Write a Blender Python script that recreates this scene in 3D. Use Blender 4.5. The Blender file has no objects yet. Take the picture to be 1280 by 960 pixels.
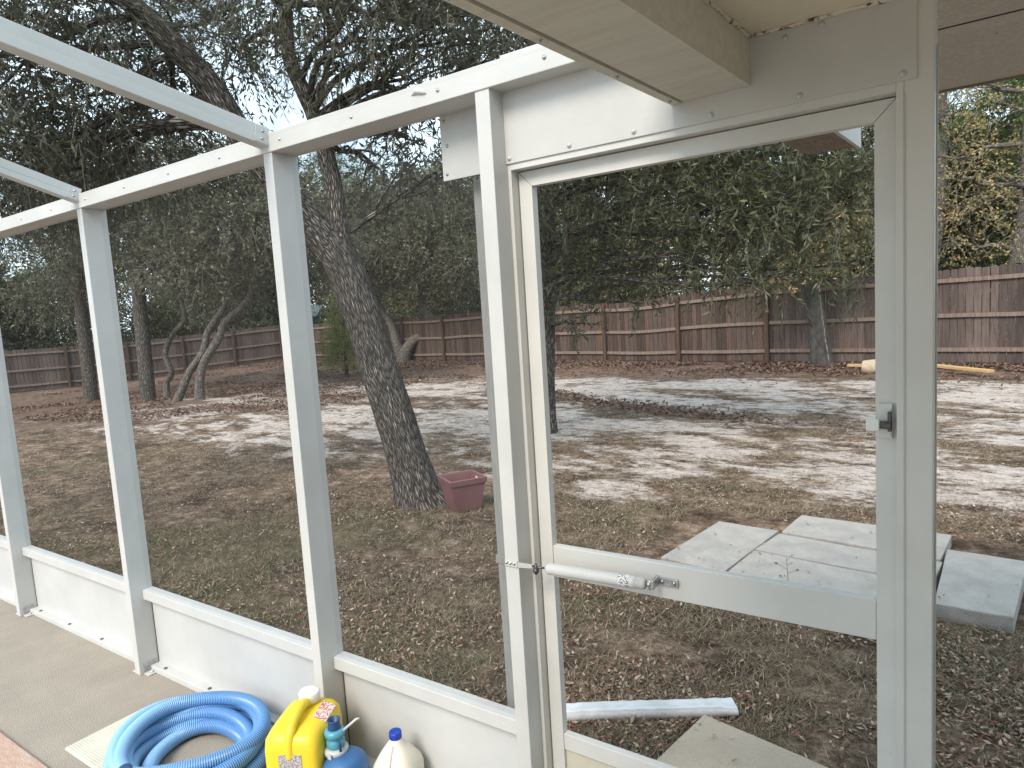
import bpy, bmesh, math, random
import numpy as np
from mathutils import Vector, Matrix, noise as mnoise
random.seed(7); RNG=np.random.default_rng(7)
scene=bpy.context.scene; COL=scene.collection
R=math.radians

# ---------------------------------------------------------------- camera
cam_d=bpy.data.cameras.new('camera'); cam=bpy.data.objects.new('camera',cam_d); COL.objects.link(cam)
cam_d.sensor_width=36; cam_d.lens=23.946; cam_d.clip_start=0.02; cam_d.clip_end=600
ya,pi_,ro=-0.606691,0.106678,-0.062285
F=Vector((math.sin(ya)*math.cos(pi_),math.cos(ya)*math.cos(pi_),-math.sin(pi_)))
Rt=Vector((math.cos(ya),-math.sin(ya),0)); U=Rt.cross(F)
r=Rt*math.cos(ro)+U*math.sin(ro); u=U*math.cos(ro)-Rt*math.sin(ro)
M=Matrix(((r.x,u.x,-F.x,0),(r.y,u.y,-F.y,0),(r.z,u.z,-F.z,1.63),(0,0,0,1)))
cam.matrix_world=M; scene.camera=cam

# ---------------------------------------------------------------- world, sun, exposure
SUN_EL,SUN_AZ=R(44),R(176)            # azimuth measured clockwise from +Y
w=bpy.data.worlds.new('World'); scene.world=w; w.use_nodes=True
nt=w.node_tree; bg=nt.nodes['Background']
sky=nt.nodes.new('ShaderNodeTexSky'); sky.sky_type='NISHITA'; sky.sun_disc=False
sky.sun_elevation=SUN_EL; sky.sun_rotation=SUN_AZ; sky.air_density=1.0; sky.dust_density=1.5; sky.ozone_density=1.0
tc=nt.nodes.new('ShaderNodeTexCoord'); nz=nt.nodes.new('ShaderNodeTexNoise'); nz.inputs['Scale'].default_value=3.2
nz.inputs['Detail'].default_value=5; nz.inputs['Roughness'].default_value=.6
nt.links.new(tc.outputs['Generated'],nz.inputs['Vector'])
cr=nt.nodes.new('ShaderNodeValToRGB'); cr.color_ramp.elements[0].position=.34; cr.color_ramp.elements[1].position=.62
cr.color_ramp.elements[0].color=(.22,.22,.22,1); cr.color_ramp.elements[1].color=(.85,.85,.85,1)
nt.links.new(nz.outputs['Fac'],cr.inputs['Fac'])
mx=nt.nodes.new('ShaderNodeMixRGB'); mx.inputs['Color2'].default_value=(11.0,13.6,15.0,1)
nt.links.new(cr.outputs['Color'],mx.inputs['Fac']); nt.links.new(sky.outputs['Color'],mx.inputs['Color1'])
nt.links.new(mx.outputs['Color'],bg.inputs['Color']); bg.inputs['Strength'].default_value=0.085
sd=bpy.data.lights.new('sun','SUN'); sd.energy=1.9; sd.angle=R(24); sd.color=(1,.95,.88)
sun=bpy.data.objects.new('sun',sd); COL.objects.link(sun)
sdir=Vector((math.sin(SUN_AZ)*math.cos(SUN_EL),math.cos(SUN_AZ)*math.cos(SUN_EL),math.sin(SUN_EL)))
sd.color=(1,.91,.81); sun.rotation_euler=sdir.to_track_quat('Z','Y').to_euler(); sun.location=(0,-10,20)
vs=scene.view_settings; vs.view_transform='Standard'; vs.look='None'; vs.exposure=1.0; vs.gamma=1; vs.use_curve_mapping=False
scene.cycles.max_bounces=8; scene.cycles.diffuse_bounces=4; scene.cycles.transparent_max_bounces=12

# ---------------------------------------------------------------- helpers
def tag(o,label=None,cat=None,group=None,kind=None):
    if label: o['label']=label
    if cat: o['category']=cat
    if group: o['group']=group
    if kind: o['kind']=kind
    return o
def empty(name,loc=(0,0,0),rz=0,label=None,cat=None,group=None):
    o=bpy.data.objects.new(name,None); o.empty_display_size=.1; COL.objects.link(o)
    o.location=loc; o.rotation_euler=(0,0,rz); return tag(o,label,cat,group)
class MB:
    def __init__(s): s.v=[]; s.f=[]; s.uv=[]; s.sm=[]
    def add(s,v,f,smooth=False,uv=None):
        b=len(s.v); s.v+= [tuple(p) for p in v]
        for i,q in enumerate(f):
            s.f.append(tuple(b+k for k in q)); s.sm.append(smooth)
            s.uv.append(uv[i] if uv else [(0,0)]*len(q))
        return s
    def box(s,x0,x1,y0,y1,z0,z1,mat=None,bev=0.0):
        c=Vector(((x0+x1)/2,(y0+y1)/2,(z0+z1)/2)); h=Vector(((x1-x0)/2,(y1-y0)/2,(z1-z0)/2))
        if bev<=0:
            v=[Vector((c.x+sx*h.x,c.y+sy*h.y,c.z+sz*h.z)) for sx in(-1,1) for sy in(-1,1) for sz in(-1,1)]
            f=[(0,1,3,2),(4,6,7,5),(0,4,5,1),(2,3,7,6),(0,2,6,4),(1,5,7,3)]
        else:
            bm=bmesh.new(); bmesh.ops.create_cube(bm,size=1)
            for q in bm.verts: q.co=Vector((c.x+q.co.x*2*h.x,c.y+q.co.y*2*h.y,c.z+q.co.z*2*h.z))
            bmesh.ops.bevel(bm,geom=bm.edges[:],offset=bev,segments=2,affect='EDGES',profile=.5)
            bm.verts.index_update(); v=[q.co.copy() for q in bm.verts]; f=[tuple(q.index for q in fc.verts) for fc in bm.faces]; bm.free()
        if mat: v=[mat@p for p in v]
        return s.add(v,f)
    def tube(s,pts,rad,n=12,cap=True,smooth=True,jit=None,r2=None):
        pts=[Vector(p) for p in pts]
        if not hasattr(rad,'__len__'): rad=[rad]*len(pts)
        t0=(pts[1]-pts[0]).normalized(); ref=Vector((0,1,0)) if abs(t0.y)<.8 else Vector((0,0,1))
        a=t0.cross(ref).normalized(); vs=[]; L=0; Ls=[]
        for i,p in enumerate(pts):
            t=(pts[min(i+1,len(pts)-1)]-pts[max(i-1,0)]).normalized()
            a=(a-t*a.dot(t)).normalized(); b=t.cross(a)
            if i: L+=(p-pts[i-1]).length
            Ls.append(L)
            for k in range(n):
                an=2*math.pi*k/n; rr=rad[i]
                if jit: rr*=jit(p,an,L)
                vs.append(p+(a*math.cos(an)+b*math.sin(an))*rr)
        f=[];uv=[]
        for i in range(len(pts)-1):
            for k in range(n):
                k2=(k+1)%n; f.append((i*n+k,i*n+k2,(i+1)*n+k2,(i+1)*n+k))
                c=2*math.pi*max(rad[0],rad[i]) ; u0=k/n*2*math.pi*rad[0]; u1=(k+1)/n*2*math.pi*rad[0]
                uv.append([(u0,Ls[i]),(u1,Ls[i]),(u1,Ls[i+1]),(u0,Ls[i+1])])
        if cap:
            f.append(tuple(range(n-1,-1,-1))); uv.append([(0,0)]*n)
            m=(len(pts)-1)*n; f.append(tuple(m+k for k in range(n))); uv.append([(0,0)]*n)
        return s.add(vs,f,smooth,uv)
    def lathe(s,prof,c=(0,0,0),n=32,mat=None,squash=(1,1)):
        v=[];f=[]
        for (rr,z) in prof:
            for k in range(n):
                an=2*math.pi*k/n; p=Vector((c[0]+rr*math.cos(an)*squash[0],c[1]+rr*math.sin(an)*squash[1],c[2]+z)); v.append(mat@p if mat else p)
        for i in range(len(prof)-1):
            for k in range(n):
                k2=(k+1)%n; f.append((i*n+k,i*n+k2,(i+1)*n+k2,(i+1)*n+k))
        f.append(tuple(range(n-1,-1,-1))); m=(len(prof)-1)*n; f.append(tuple(m+k for k in range(n)))
        return s.add(v,f,True)
    def build(s,name,mat,parent=None):
        me=bpy.data.meshes.new(name); me.from_pydata(s.v,[],s.f)
        me.polygons.foreach_set('use_smooth',s.sm)
        ul=me.uv_layers.new(name='UVMap'); ul.data.foreach_set('uv',np.array([c for q in s.uv for c in q],dtype=np.float32).ravel())
        me.materials.append(mat); me.update()
        o=bpy.data.objects.new(name,me); COL.objects.link(o)
        if parent: o.parent=parent
        return o
def box(name,mat,parent,x0,x1,y0,y1,z0,z1,bev=.0015):
    return MB().box(x0,x1,y0,y1,z0,z1,bev=bev).build(name,mat,parent)
def np_mesh(name,V,Q,mat,parent=None,smooth=False):
    """V (n,3), Q (m,4) quads"""
    me=bpy.data.meshes.new(name); me.vertices.add(len(V)); me.vertices.foreach_set('co',V.astype(np.float32).ravel())
    k=Q.shape[1]; me.loops.add(Q.size); me.loops.foreach_set('vertex_index',Q.astype(np.int32).ravel())
    me.polygons.add(len(Q)); me.polygons.foreach_set('loop_start',np.arange(0,Q.size,k,dtype=np.int32))
    me.polygons.foreach_set('loop_total',np.full(len(Q),k,dtype=np.int32)); me.polygons.foreach_set('use_smooth',np.full(len(Q),smooth))
    me.update(calc_edges=True); me.validate(); me.materials.append(mat)
    o=bpy.data.objects.new(name,me); COL.objects.link(o)
    if parent: o.parent=parent
    return o
def copy_tree(o,parent=None):
    c=o.copy(); COL.objects.link(c)
    if parent: c.parent=parent
    for ch in [k for k in bpy.data.objects if k.parent is o]: copy_tree(ch,c)
    return c

# ---------------------------------------------------------------- materials
def newmat(name):
    m=bpy.data.materials.new(name); m.use_nodes=True; n=m.node_tree
    return m,n,n.nodes['Principled BSDF']
def mat(name,c1,c2=None,scale=8,rough=.5,bump=0,bscale=60,detail=6,spec=.5,coord='Object',stretch=(1,1,1),lo=.35,hi=.65,metal=0,spots=None):
    m,n,b=newmat(name); b.inputs['Roughness'].default_value=rough; b.inputs['Metallic'].default_value=metal
    b.inputs['Specular IOR Level'].default_value=spec
    tc=n.nodes.new('ShaderNodeTexCoord'); mp=n.nodes.new('ShaderNodeMapping'); mp.inputs['Scale'].default_value=stretch
    n.links.new(tc.outputs[coord],mp.inputs['Vector'])
    b.inputs['Base Color'].default_value=(*c1,1)
    if c2:
        t=n.nodes.new('ShaderNodeTexNoise'); t.inputs['Scale'].default_value=scale; t.inputs['Detail'].default_value=detail; t.inputs['Roughness'].default_value=.6
        n.links.new(mp.outputs[0],t.inputs['Vector'])
        cr=n.nodes.new('ShaderNodeValToRGB'); cr.color_ramp.elements[0].position=lo; cr.color_ramp.elements[1].position=hi
        cr.color_ramp.elements[0].color=(*c1,1); cr.color_ramp.elements[1].color=(*c2,1)
        n.links.new(t.outputs['Fac'],cr.inputs['Fac']); out=cr.outputs['Color']
        if spots:
            t3=n.nodes.new('ShaderNodeTexNoise'); t3.inputs['Scale'].default_value=spots[1]; t3.inputs['Detail'].default_value=3
            n.links.new(mp.outputs[0],t3.inputs['Vector'])
            c3=n.nodes.new('ShaderNodeValToRGB'); c3.color_ramp.elements[0].position=spots[2]; c3.color_ramp.elements[1].position=spots[2]+.06
            n.links.new(t3.outputs['Fac'],c3.inputs['Fac'])
            mm=n.nodes.new('ShaderNodeMixRGB'); mm.inputs['Color2'].default_value=(*spots[0],1)
            n.links.new(c3.outputs['Color'],mm.inputs['Fac']); n.links.new(out,mm.inputs['Color1']); out=mm.outputs['Color']
        n.links.new(out,b.inputs['Base Color'])
    if bump:
        t2=n.nodes.new('ShaderNodeTexNoise'); t2.inputs['Scale'].default_value=bscale; t2.inputs['Detail'].default_value=4
        n.links.new(mp.outputs[0],t2.inputs['Vector'])
        bp=n.nodes.new('ShaderNodeBump'); bp.inputs['Strength'].default_value=bump; bp.inputs['Distance'].default_value=.01
        n.links.new(t2.outputs['Fac'],bp.inputs['Height']); n.links.new(bp.outputs[0],b.inputs['Normal'])
    return m
WHITE=mat('white_aluminium',(.56,.555,.535),(.51,.505,.485),scale=5,rough=.38,bump=.06,bscale=220,spots=((.55,.52,.45),38,.76))
KICK=mat('kick_panel_white',(.56,.555,.54),(.49,.49,.48),scale=3,rough=.42,bump=.05,bscale=90)
CREAM=mat('cream_panel',(.62,.58,.47),(.54,.50,.40),scale=3,rough=.5)
BEAMW=mat('painted_beam',(.66,.63,.55),(.58,.55,.47),scale=5,rough=.6,bump=.12,bscale=14,stretch=(1,9,9) ,spots=((.42,.38,.30),22,.68))
CEIL=mat('ceiling_paint',(.80,.72,.58),(.75,.67,.53),scale=6,rough=.8,bump=.15,bscale=120)
CAULK=mat('caulk',(.70,.64,.54),(.10,.08,.06),scale=70,rough=.8,bump=.6,bscale=90,lo=.52,hi=.60)
SOFFIT=mat('stucco_soffit',(.74,.67,.58),(.60,.54,.46),scale=90,rough=.9,bump=.5,bscale=160,spots=((.12,.10,.08),60,.70))
TAILW=mat('weathered_wood',(.33,.25,.18),(.20,.15,.11),scale=14,rough=.85,stretch=(12,1,12))
STEEL=mat('galvanised_steel',(.55,.56,.57),(.35,.36,.37),scale=60,rough=.35,metal=.8)
DARKM=mat('dark_steel',(.06,.06,.06),(.12,.12,.12),scale=60,rough=.4,metal=.6)
GREYP=mat('grey_downspout',(.22,.22,.21),(.28,.28,.27),scale=9,rough=.6,stretch=(6,6,1))
DSPOUT=mat('white_downspout_metal',(.72,.74,.76),(.55,.57,.58),scale=9,rough=.35,bump=.3,bscale=60)
SEAM=mat('dark_seam',(.03,.03,.03),rough=.9)
CLEARP=mat('clear_plastic',(.75,.77,.76),rough=.25)
PATIO=mat('patio_concrete',(.38,.33,.27),(.30,.26,.215),scale=2.2,rough=.9,bump=.7,bscale=190,spots=((.28,.24,.20),150,.60))
COPE=mat('coping_stone',(.45,.27,.21),(.50,.38,.30),scale=18,rough=.85,bump=.5,bscale=60,stretch=(1,4,1))
PAVER=mat('paver_concrete',(.42,.39,.355),(.33,.305,.28),scale=6,rough=.92,bump=.6,bscale=140,spots=((.30,.29,.27),70,.62))
STEPC=mat('step_concrete',(.48,.41,.33),(.40,.34,.27),scale=3,rough=.92,bump=.6,bscale=150,spots=((.33,.28,.22),120,.62))
TERRA=mat('plum_plastic',(.20,.095,.095),(.165,.076,.078),scale=6,rough=.55)
SOIL=mat('soil',(.07,.05,.035),(.12,.09,.06),scale=30,rough=1,bump=.8,bscale=60)
YEL=mat('yellow_plastic',(.82,.60,.03),(.76,.54,.03),scale=5,rough=.38,bump=.05,bscale=30)
WCAP=mat('white_plastic',(.80,.78,.74),rough=.4)
MILK=mat('milky_plastic',(.76,.73,.63),(.70,.67,.57),scale=4,rough=.35)
BCAP=mat('blue_cap',(.01,.05,.35),rough=.35)
BLUE=mat('blue_plastic',(.04,.13,.30),(.03,.10,.25),scale=6,rough=.4)
TEAL=mat('teal_plastic',(.10,.33,.42),(.07,.27,.36),scale=9,rough=.35)
NAVY=mat('navy_plastic',(.015,.06,.17),rough=.4)
GREYC=mat('grey_plastic',(.48,.50,.50),rough=.5)
LOG=mat('cut_log',(.50,.40,.28),(.36,.29,.20),scale=16,rough=.9,bump=.3,bscale=40)
PLANK=mat('fresh_plank',(.55,.36,.17),(.46,.29,.13),scale=10,rough=.8,stretch=(1,10,10))
MATW=mat('ribbed_mat',(.66,.63,.54),(.57,.54,.46),scale=9,rough=.7)
HWALL=mat('teal_siding',(.10,.19,.20),(.13,.22,.23),scale=4,rough=.8); HROOF=mat('far_shingle',(.09,.12,.12),rough=.9); HGLASS=mat('far_window',(.55,.58,.6),rough=.2)
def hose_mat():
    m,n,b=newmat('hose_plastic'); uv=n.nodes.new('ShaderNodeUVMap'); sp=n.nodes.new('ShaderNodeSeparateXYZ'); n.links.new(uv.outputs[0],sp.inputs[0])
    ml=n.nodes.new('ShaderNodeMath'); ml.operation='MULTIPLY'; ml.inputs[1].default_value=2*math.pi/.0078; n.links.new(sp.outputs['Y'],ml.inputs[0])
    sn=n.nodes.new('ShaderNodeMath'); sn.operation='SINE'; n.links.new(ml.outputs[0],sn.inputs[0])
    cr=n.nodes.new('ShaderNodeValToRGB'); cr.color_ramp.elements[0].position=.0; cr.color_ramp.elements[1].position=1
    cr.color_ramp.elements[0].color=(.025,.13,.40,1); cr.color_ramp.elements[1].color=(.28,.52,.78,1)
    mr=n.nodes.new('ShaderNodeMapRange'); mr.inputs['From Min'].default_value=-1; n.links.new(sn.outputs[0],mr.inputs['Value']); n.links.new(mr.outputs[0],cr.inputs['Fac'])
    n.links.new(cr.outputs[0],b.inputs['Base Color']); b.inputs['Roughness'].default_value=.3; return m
HOSE=hose_mat()
def label_mat(name,bgc,fg,sc=(160,520)):
    m,n,b=newmat(name); tc=n.nodes.new('ShaderNodeTexCoord'); mp=n.nodes.new('ShaderNodeMapping'); mp.inputs['Scale'].default_value=(sc[0],sc[0],sc[1])
    n.links.new(tc.outputs['Object'],mp.inputs[0]); t=n.nodes.new('ShaderNodeTexNoise'); t.inputs['Scale'].default_value=1; t.inputs['Detail'].default_value=3
    n.links.new(mp.outputs[0],t.inputs[0]); cr=n.nodes.new('ShaderNodeValToRGB'); cr.color_ramp.elements[0].position=.50; cr.color_ramp.elements[1].position=.55
    cr.color_ramp.elements[0].color=(*bgc,1); cr.color_ramp.elements[1].color=(*fg,1); n.links.new(t.outputs['Fac'],cr.inputs[0]); n.links.new(cr.outputs[0],b.inputs['Base Color']); return m
LAB1=label_mat('warning_label',(.55,.52,.50),(.12,.10,.14)); LAB2=label_mat('red_label',(.75,.68,.62),(.55,.12,.10),(160,160))
def screen_mat(name,op,col):
    m=bpy.data.materials.new(name); m.use_nodes=True; n=m.node_tree; n.nodes.clear()
    o=n.nodes.new('ShaderNodeOutputMaterial'); t=n.nodes.new('ShaderNodeBsdfTransparent'); d=n.nodes.new('ShaderNodeBsdfDiffuse'); d.inputs[0].default_value=(*col,1)
    x=n.nodes.new('ShaderNodeMixShader'); x.inputs[0].default_value=op; n.links.new(t.outputs[0],x.inputs[1]); n.links.new(d.outputs[0],x.inputs[2]); n.links.new(x.outputs[0],o.inputs[0]); return m
SCREEN=screen_mat('insect_screen',.10,(.10,.10,.10)); SCREEN2=screen_mat('door_screen',.05,(.10,.10,.10))
def bark_mat(name,c1,c2,uv=True,sx=40,sy=9):
    m,n,b=newmat(name); b.inputs['Roughness'].default_value=.95; b.inputs['Specular IOR Level'].default_value=.15
    tc=n.nodes.new('ShaderNodeTexCoord'); mp=n.nodes.new('ShaderNodeMapping'); mp.inputs['Scale'].default_value=(sx,sy,1) if uv else (sx,sx,sy)
    n.links.new(tc.outputs['UV' if uv else 'Object'],mp.inputs[0])
    nn=n.nodes.new('ShaderNodeTexNoise'); nn.inputs['Scale'].default_value=1.2; nn.inputs['Detail'].default_value=3; n.links.new(mp.outputs[0],nn.inputs[0])
    ad=n.nodes.new('ShaderNodeMixRGB'); ad.blend_type='ADD'; ad.inputs['Fac'].default_value=.9; n.links.new(mp.outputs[0],ad.inputs[1]); n.links.new(nn.outputs['Color'],ad.inputs[2])
    v=n.nodes.new('ShaderNodeTexVoronoi'); v.feature='DISTANCE_TO_EDGE'; v.inputs['Scale'].default_value=1; n.links.new(ad.outputs[0],v.inputs['Vector'])
    n2=n.nodes.new('ShaderNodeTexNoise'); n2.inputs['Scale'].default_value=4; n2.inputs['Detail'].default_value=6; n.links.new(mp.outputs[0],n2.inputs[0])
    cr=n.nodes.new('ShaderNodeValToRGB'); cr.color_ramp.elements[0].position=.02; cr.color_ramp.elements[1].position=.38
    cr.color_ramp.elements[0].color=(*[c*.28 for c in c1],1); cr.color_ramp.elements[1].color=(*c2,1); n.links.new(v.outputs['Distance'],cr.inputs[0])
    mm=n.nodes.new('ShaderNodeMixRGB'); mm.blend_type='MULTIPLY'; mm.inputs[0].default_value=.8; n.links.new(cr.outputs[0],mm.inputs[1])
    c2r=n.nodes.new('ShaderNodeValToRGB'); c2r.color_ramp.elements[0].position=.3; c2r.color_ramp.elements[1].position=.6; c2r.color_ramp.elements[0].color=(.45,.43,.4,1); n.links.new(n2.outputs['Fac'],c2r.inputs[0])
    n.links.new(c2r.outputs[0],mm.inputs[2]); n.links.new(mm.outputs[0],b.inputs['Base Color'])
    sm=n.nodes.new('ShaderNodeMath'); sm.operation='MINIMUM'; sm.inputs[1].default_value=.35; n.links.new(v.outputs['Distance'],sm.inputs[0])
    bp=n.nodes.new('ShaderNodeBump'); bp.inputs['Strength'].default_value=1; bp.inputs['Distance'].default_value=.05; n.links.new(sm.outputs[0],bp.inputs['Height'])
    n.links.new(bp.outputs[0],b.inputs['Normal']); return m
BARK=bark_mat('oak_bark',(.12,.10,.085),(.36,.325,.29))
BARKF=bark_mat('far_bark',(.22,.19,.165),(.24,.215,.19),sx=22,sy=6)
BARKL=bark_mat('pale_bark',(.36,.32,.28),(.38,.34,.30),sx=22,sy=6)
PINEB=bark_mat('pine_bark',(.13,.10,.08),(.22,.18,.15),sx=12,sy=4)
def leaf_mat(name,cols,trans=.25,rough=.5):
    m,n,b=newmat(name); g=n.nodes.new('ShaderNodeNewGeometry'); cr=n.nodes.new('ShaderNodeValToRGB')
    e=cr.color_ramp; k=len(cols)
    e.elements[0].position=0; e.elements[0].color=(*cols[0],1); e.elements[1].position=1; e.elements[1].color=(*cols[-1],1)
    for i in range(1,k-1):
        q=e.elements.new(i/(k-1)); q.color=(*cols[i],1)
    n.links.new(g.outputs['Random Per Island'],cr.inputs[0]); n.links.new(cr.outputs[0],b.inputs['Base Color'])
    b.inputs['Roughness'].default_value=rough; b.inputs['Specular IOR Level'].default_value=.35
    t=n.nodes.new('ShaderNodeBsdfTranslucent'); n.links.new(cr.outputs[0],t.inputs[0]); x=n.nodes.new('ShaderNodeMixShader'); x.inputs[0].default_value=trans
    o=n.nodes['Material Output']; n.links.new(b.outputs[0],x.inputs[1]); n.links.new(t.outputs[0],x.inputs[2]); n.links.new(x.outputs[0],o.inputs[0]); return m
LEAF=leaf_mat('oak_leaf',[(.05,.052,.032),(.07,.075,.045),(.10,.105,.06),(.06,.06,.04),(.15,.15,.09)],.3,.42)
LEAFD=leaf_mat('dark_leaf',[(.045,.052,.024),(.07,.08,.035),(.11,.12,.055),(.055,.06,.03),(.18,.18,.09)],.28,.38)
LEAFO=leaf_mat('olive_leaf',[(.05,.05,.028),(.11,.115,.055),(.20,.20,.10),(.07,.065,.04),(.32,.29,.15)],.3,.6)
LEAFG=leaf_mat('grey_green_leaf',[(.045,.045,.03),(.10,.105,.06),(.18,.18,.11),(.06,.06,.042),(.30,.28,.18)],.3,.6)
LEAFY=leaf_mat('yellow_leaf',[(.46,.31,.10),(.55,.40,.17),(.42,.33,.15),(.28,.28,.12),(.50,.35,.14)],.35,.6)
LEAFP=leaf_mat('pine_needle',[(.06,.10,.03),(.09,.14,.04),(.12,.17,.05),(.07,.10,.035)],.25,.6)
LEAFS=leaf_mat('sapling_needle',[(.15,.20,.045),(.21,.27,.065),(.28,.34,.09),(.17,.21,.055)],.35,.6)
LITTER=leaf_mat('dead_leaf',[(.10,.06,.04),(.20,.13,.08),(.30,.21,.14),(.15,.08,.05),(.38,.29,.21),(.54,.44,.33),(.26,.09,.06),(.18,.12,.08)],.1,.7)
LITTERB=leaf_mat('dead_leaf_far',[(.07,.04,.03),(.13,.075,.05),(.20,.12,.085),(.08,.045,.035),(.28,.20,.14)],.1,.8)
STRAW=leaf_mat('dead_grass',[(.12,.085,.055),(.20,.15,.10),(.32,.25,.18),(.12,.09,.06),(.15,.14,.07),(.50,.42,.30)],.1,.8)
GREEN=leaf_mat('green_grass',[(.07,.10,.03),(.10,.14,.04),(.13,.17,.06)],.2,.7)
def fence_mat(name,cs,sat=1):
    m,n,b=newmat(name); b.inputs['Roughness'].default_value=.9; b.inputs['Specular IOR Level'].default_value=.2
    g=n.nodes.new('ShaderNodeNewGeometry'); cr=n.nodes.new('ShaderNodeValToRGB'); e=cr.color_ramp
    e.elements[0].color=(*cs[0],1); e.elements[1].color=(*cs[-1],1)
    for i in range(1,len(cs)-1): q=e.elements.new(i/(len(cs)-1)); q.color=(*cs[i],1)
    n.links.new(g.outputs['Random Per Island'],cr.inputs[0])
    tc=n.nodes.new('ShaderNodeTexCoord'); mp=n.nodes.new('ShaderNodeMapping'); mp.inputs['Scale'].default_value=(22,22,1.6); n.links.new(tc.outputs['Object'],mp.inputs[0])
    t=n.nodes.new('ShaderNodeTexNoise'); t.inputs['Scale'].default_value=1.4; t.inputs['Detail'].default_value=8; t.inputs['Roughness'].default_value=.7; n.links.new(mp.outputs[0],t.inputs[0])
    r2=n.nodes.new('ShaderNodeValToRGB'); r2.color_ramp.elements[0].position=.3; r2.color_ramp.elements[1].position=.7; r2.color_ramp.elements[0].color=(.5,.47,.45,1); r2.color_ramp.elements[1].color=(1.25,1.2,1.2,1)
    n.links.new(t.outputs['Fac'],r2.inputs[0]); mm=n.nodes.new('ShaderNodeMixRGB'); mm.blend_type='MULTIPLY'; mm.inputs[0].default_value=1
    n.links.new(cr.outputs[0],mm.inputs[1]); n.links.new(r2.outputs[0],mm.inputs[2]); n.links.new(mm.outputs[0],b.inputs['Base Color']); return m
PICKB=fence_mat('brown_picket',[(.082,.060,.050),(.125,.095,.080),(.064,.049,.042),(.135,.092,.072),(.11,.088,.078)])
PICKG=fence_mat('grey_picket',[(.10,.078,.07),(.15,.12,.108),(.075,.06,.054),(.17,.135,.12)])
RAILM=fence_mat('fence_rail_wood',[(.20,.15,.125),(.26,.205,.17)]); POSTM=fence_mat('fence_post_wood',[(.085,.058,.045),(.11,.075,.058)])

WARMLITW=mat('white_warm_light_tint',(.62,.61,.58),(.57,.56,.53),scale=5,rough=.4,bump=.06,bscale=200,spots=((.45,.42,.34),38,.76))  # white door and right post, warm reflected light tinted into the colour
SMOOTHB=mat('smooth_grey_bark',(.035,.032,.029),(.085,.078,.07),scale=9,rough=.95,bump=.5,bscale=20,stretch=(1,1,.5))
# ---------------------------------------------------------------- noise for the ground
def _hash(ix,iy,s):
    n=(ix*374761393+iy*668265263+s*974634777)&0xffffffff
    n=((n^(n>>13))*1274126177)&0xffffffff
    return ((n^(n>>16))&0xffff)/65535.
def vnoise(x,y,s=0):
    x=np.asarray(x,float);y=np.asarray(y,float); ix=np.floor(x).astype(np.int64);iy=np.floor(y).astype(np.int64); fx=x-ix;fy=y-iy
    fx=fx*fx*(3-2*fx);fy=fy*fy*(3-2*fy)
    a=_hash(ix,iy,s);b=_hash(ix+1,iy,s);c=_hash(ix,iy+1,s);d=_hash(ix+1,iy+1,s)
    return (a*(1-fx)+b*fx)*(1-fy)+(c*(1-fx)+d*fx)*fy
def fbm(x,y,s=0,o=5,g=.55):
    t=0;a=1;w_=0
    for i in range(o):
        t=t+a*vnoise(x*2**i+17*i,y*2**i+9*i,s+i); w_+=a; a*=g
    return t/w_
def S(t):
    t=np.clip(t,0,1); return t*t*(3-2*t)
def groundz(x,y): return -.1-.4*S((-np.asarray(x,float)-12)/16)*S((25-np.asarray(y,float))/11)
def masks(x,y):
    # rotate so that the streaks run along the lie of the yard
    a=R(12); X=x*np.cos(a)-y*np.sin(a); Y=x*np.sin(a)+y*np.cos(a)
    n1=fbm(X*.45,Y*.9,3,6,.6); n2=fbm(X*1.5,Y*3.0,11,5,.65); n=.5*n1+.5*n2
    near=S((y-4.4-.7*S((x+3)/2))/1.8); far=1-S((y-13.6)/2.0); left=1-.35*S((-x-10)/6)-.55*S((-x-17)/6)
    sand=np.clip((n-.66+.335*near*far*left)/.22,0,1)
    ridge=np.exp(-((Y-(9.8+.9*np.sin(X*.35)))/.33)**2)*S((-x-1)/3)*(fbm(X*1.4,Y*1.4,31)>.42)
    sand=sand*(1-.8*ridge)
    litter=np.clip(S((y-14.2)/1.4)+ridge+S((-x-14)/4)*.8,0,1)
    green=S((fbm(x*.8,y*.8,51)-.52)/.12)*S((6.5-y)/3)*(1-sand)
    return sand,litter,green
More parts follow.
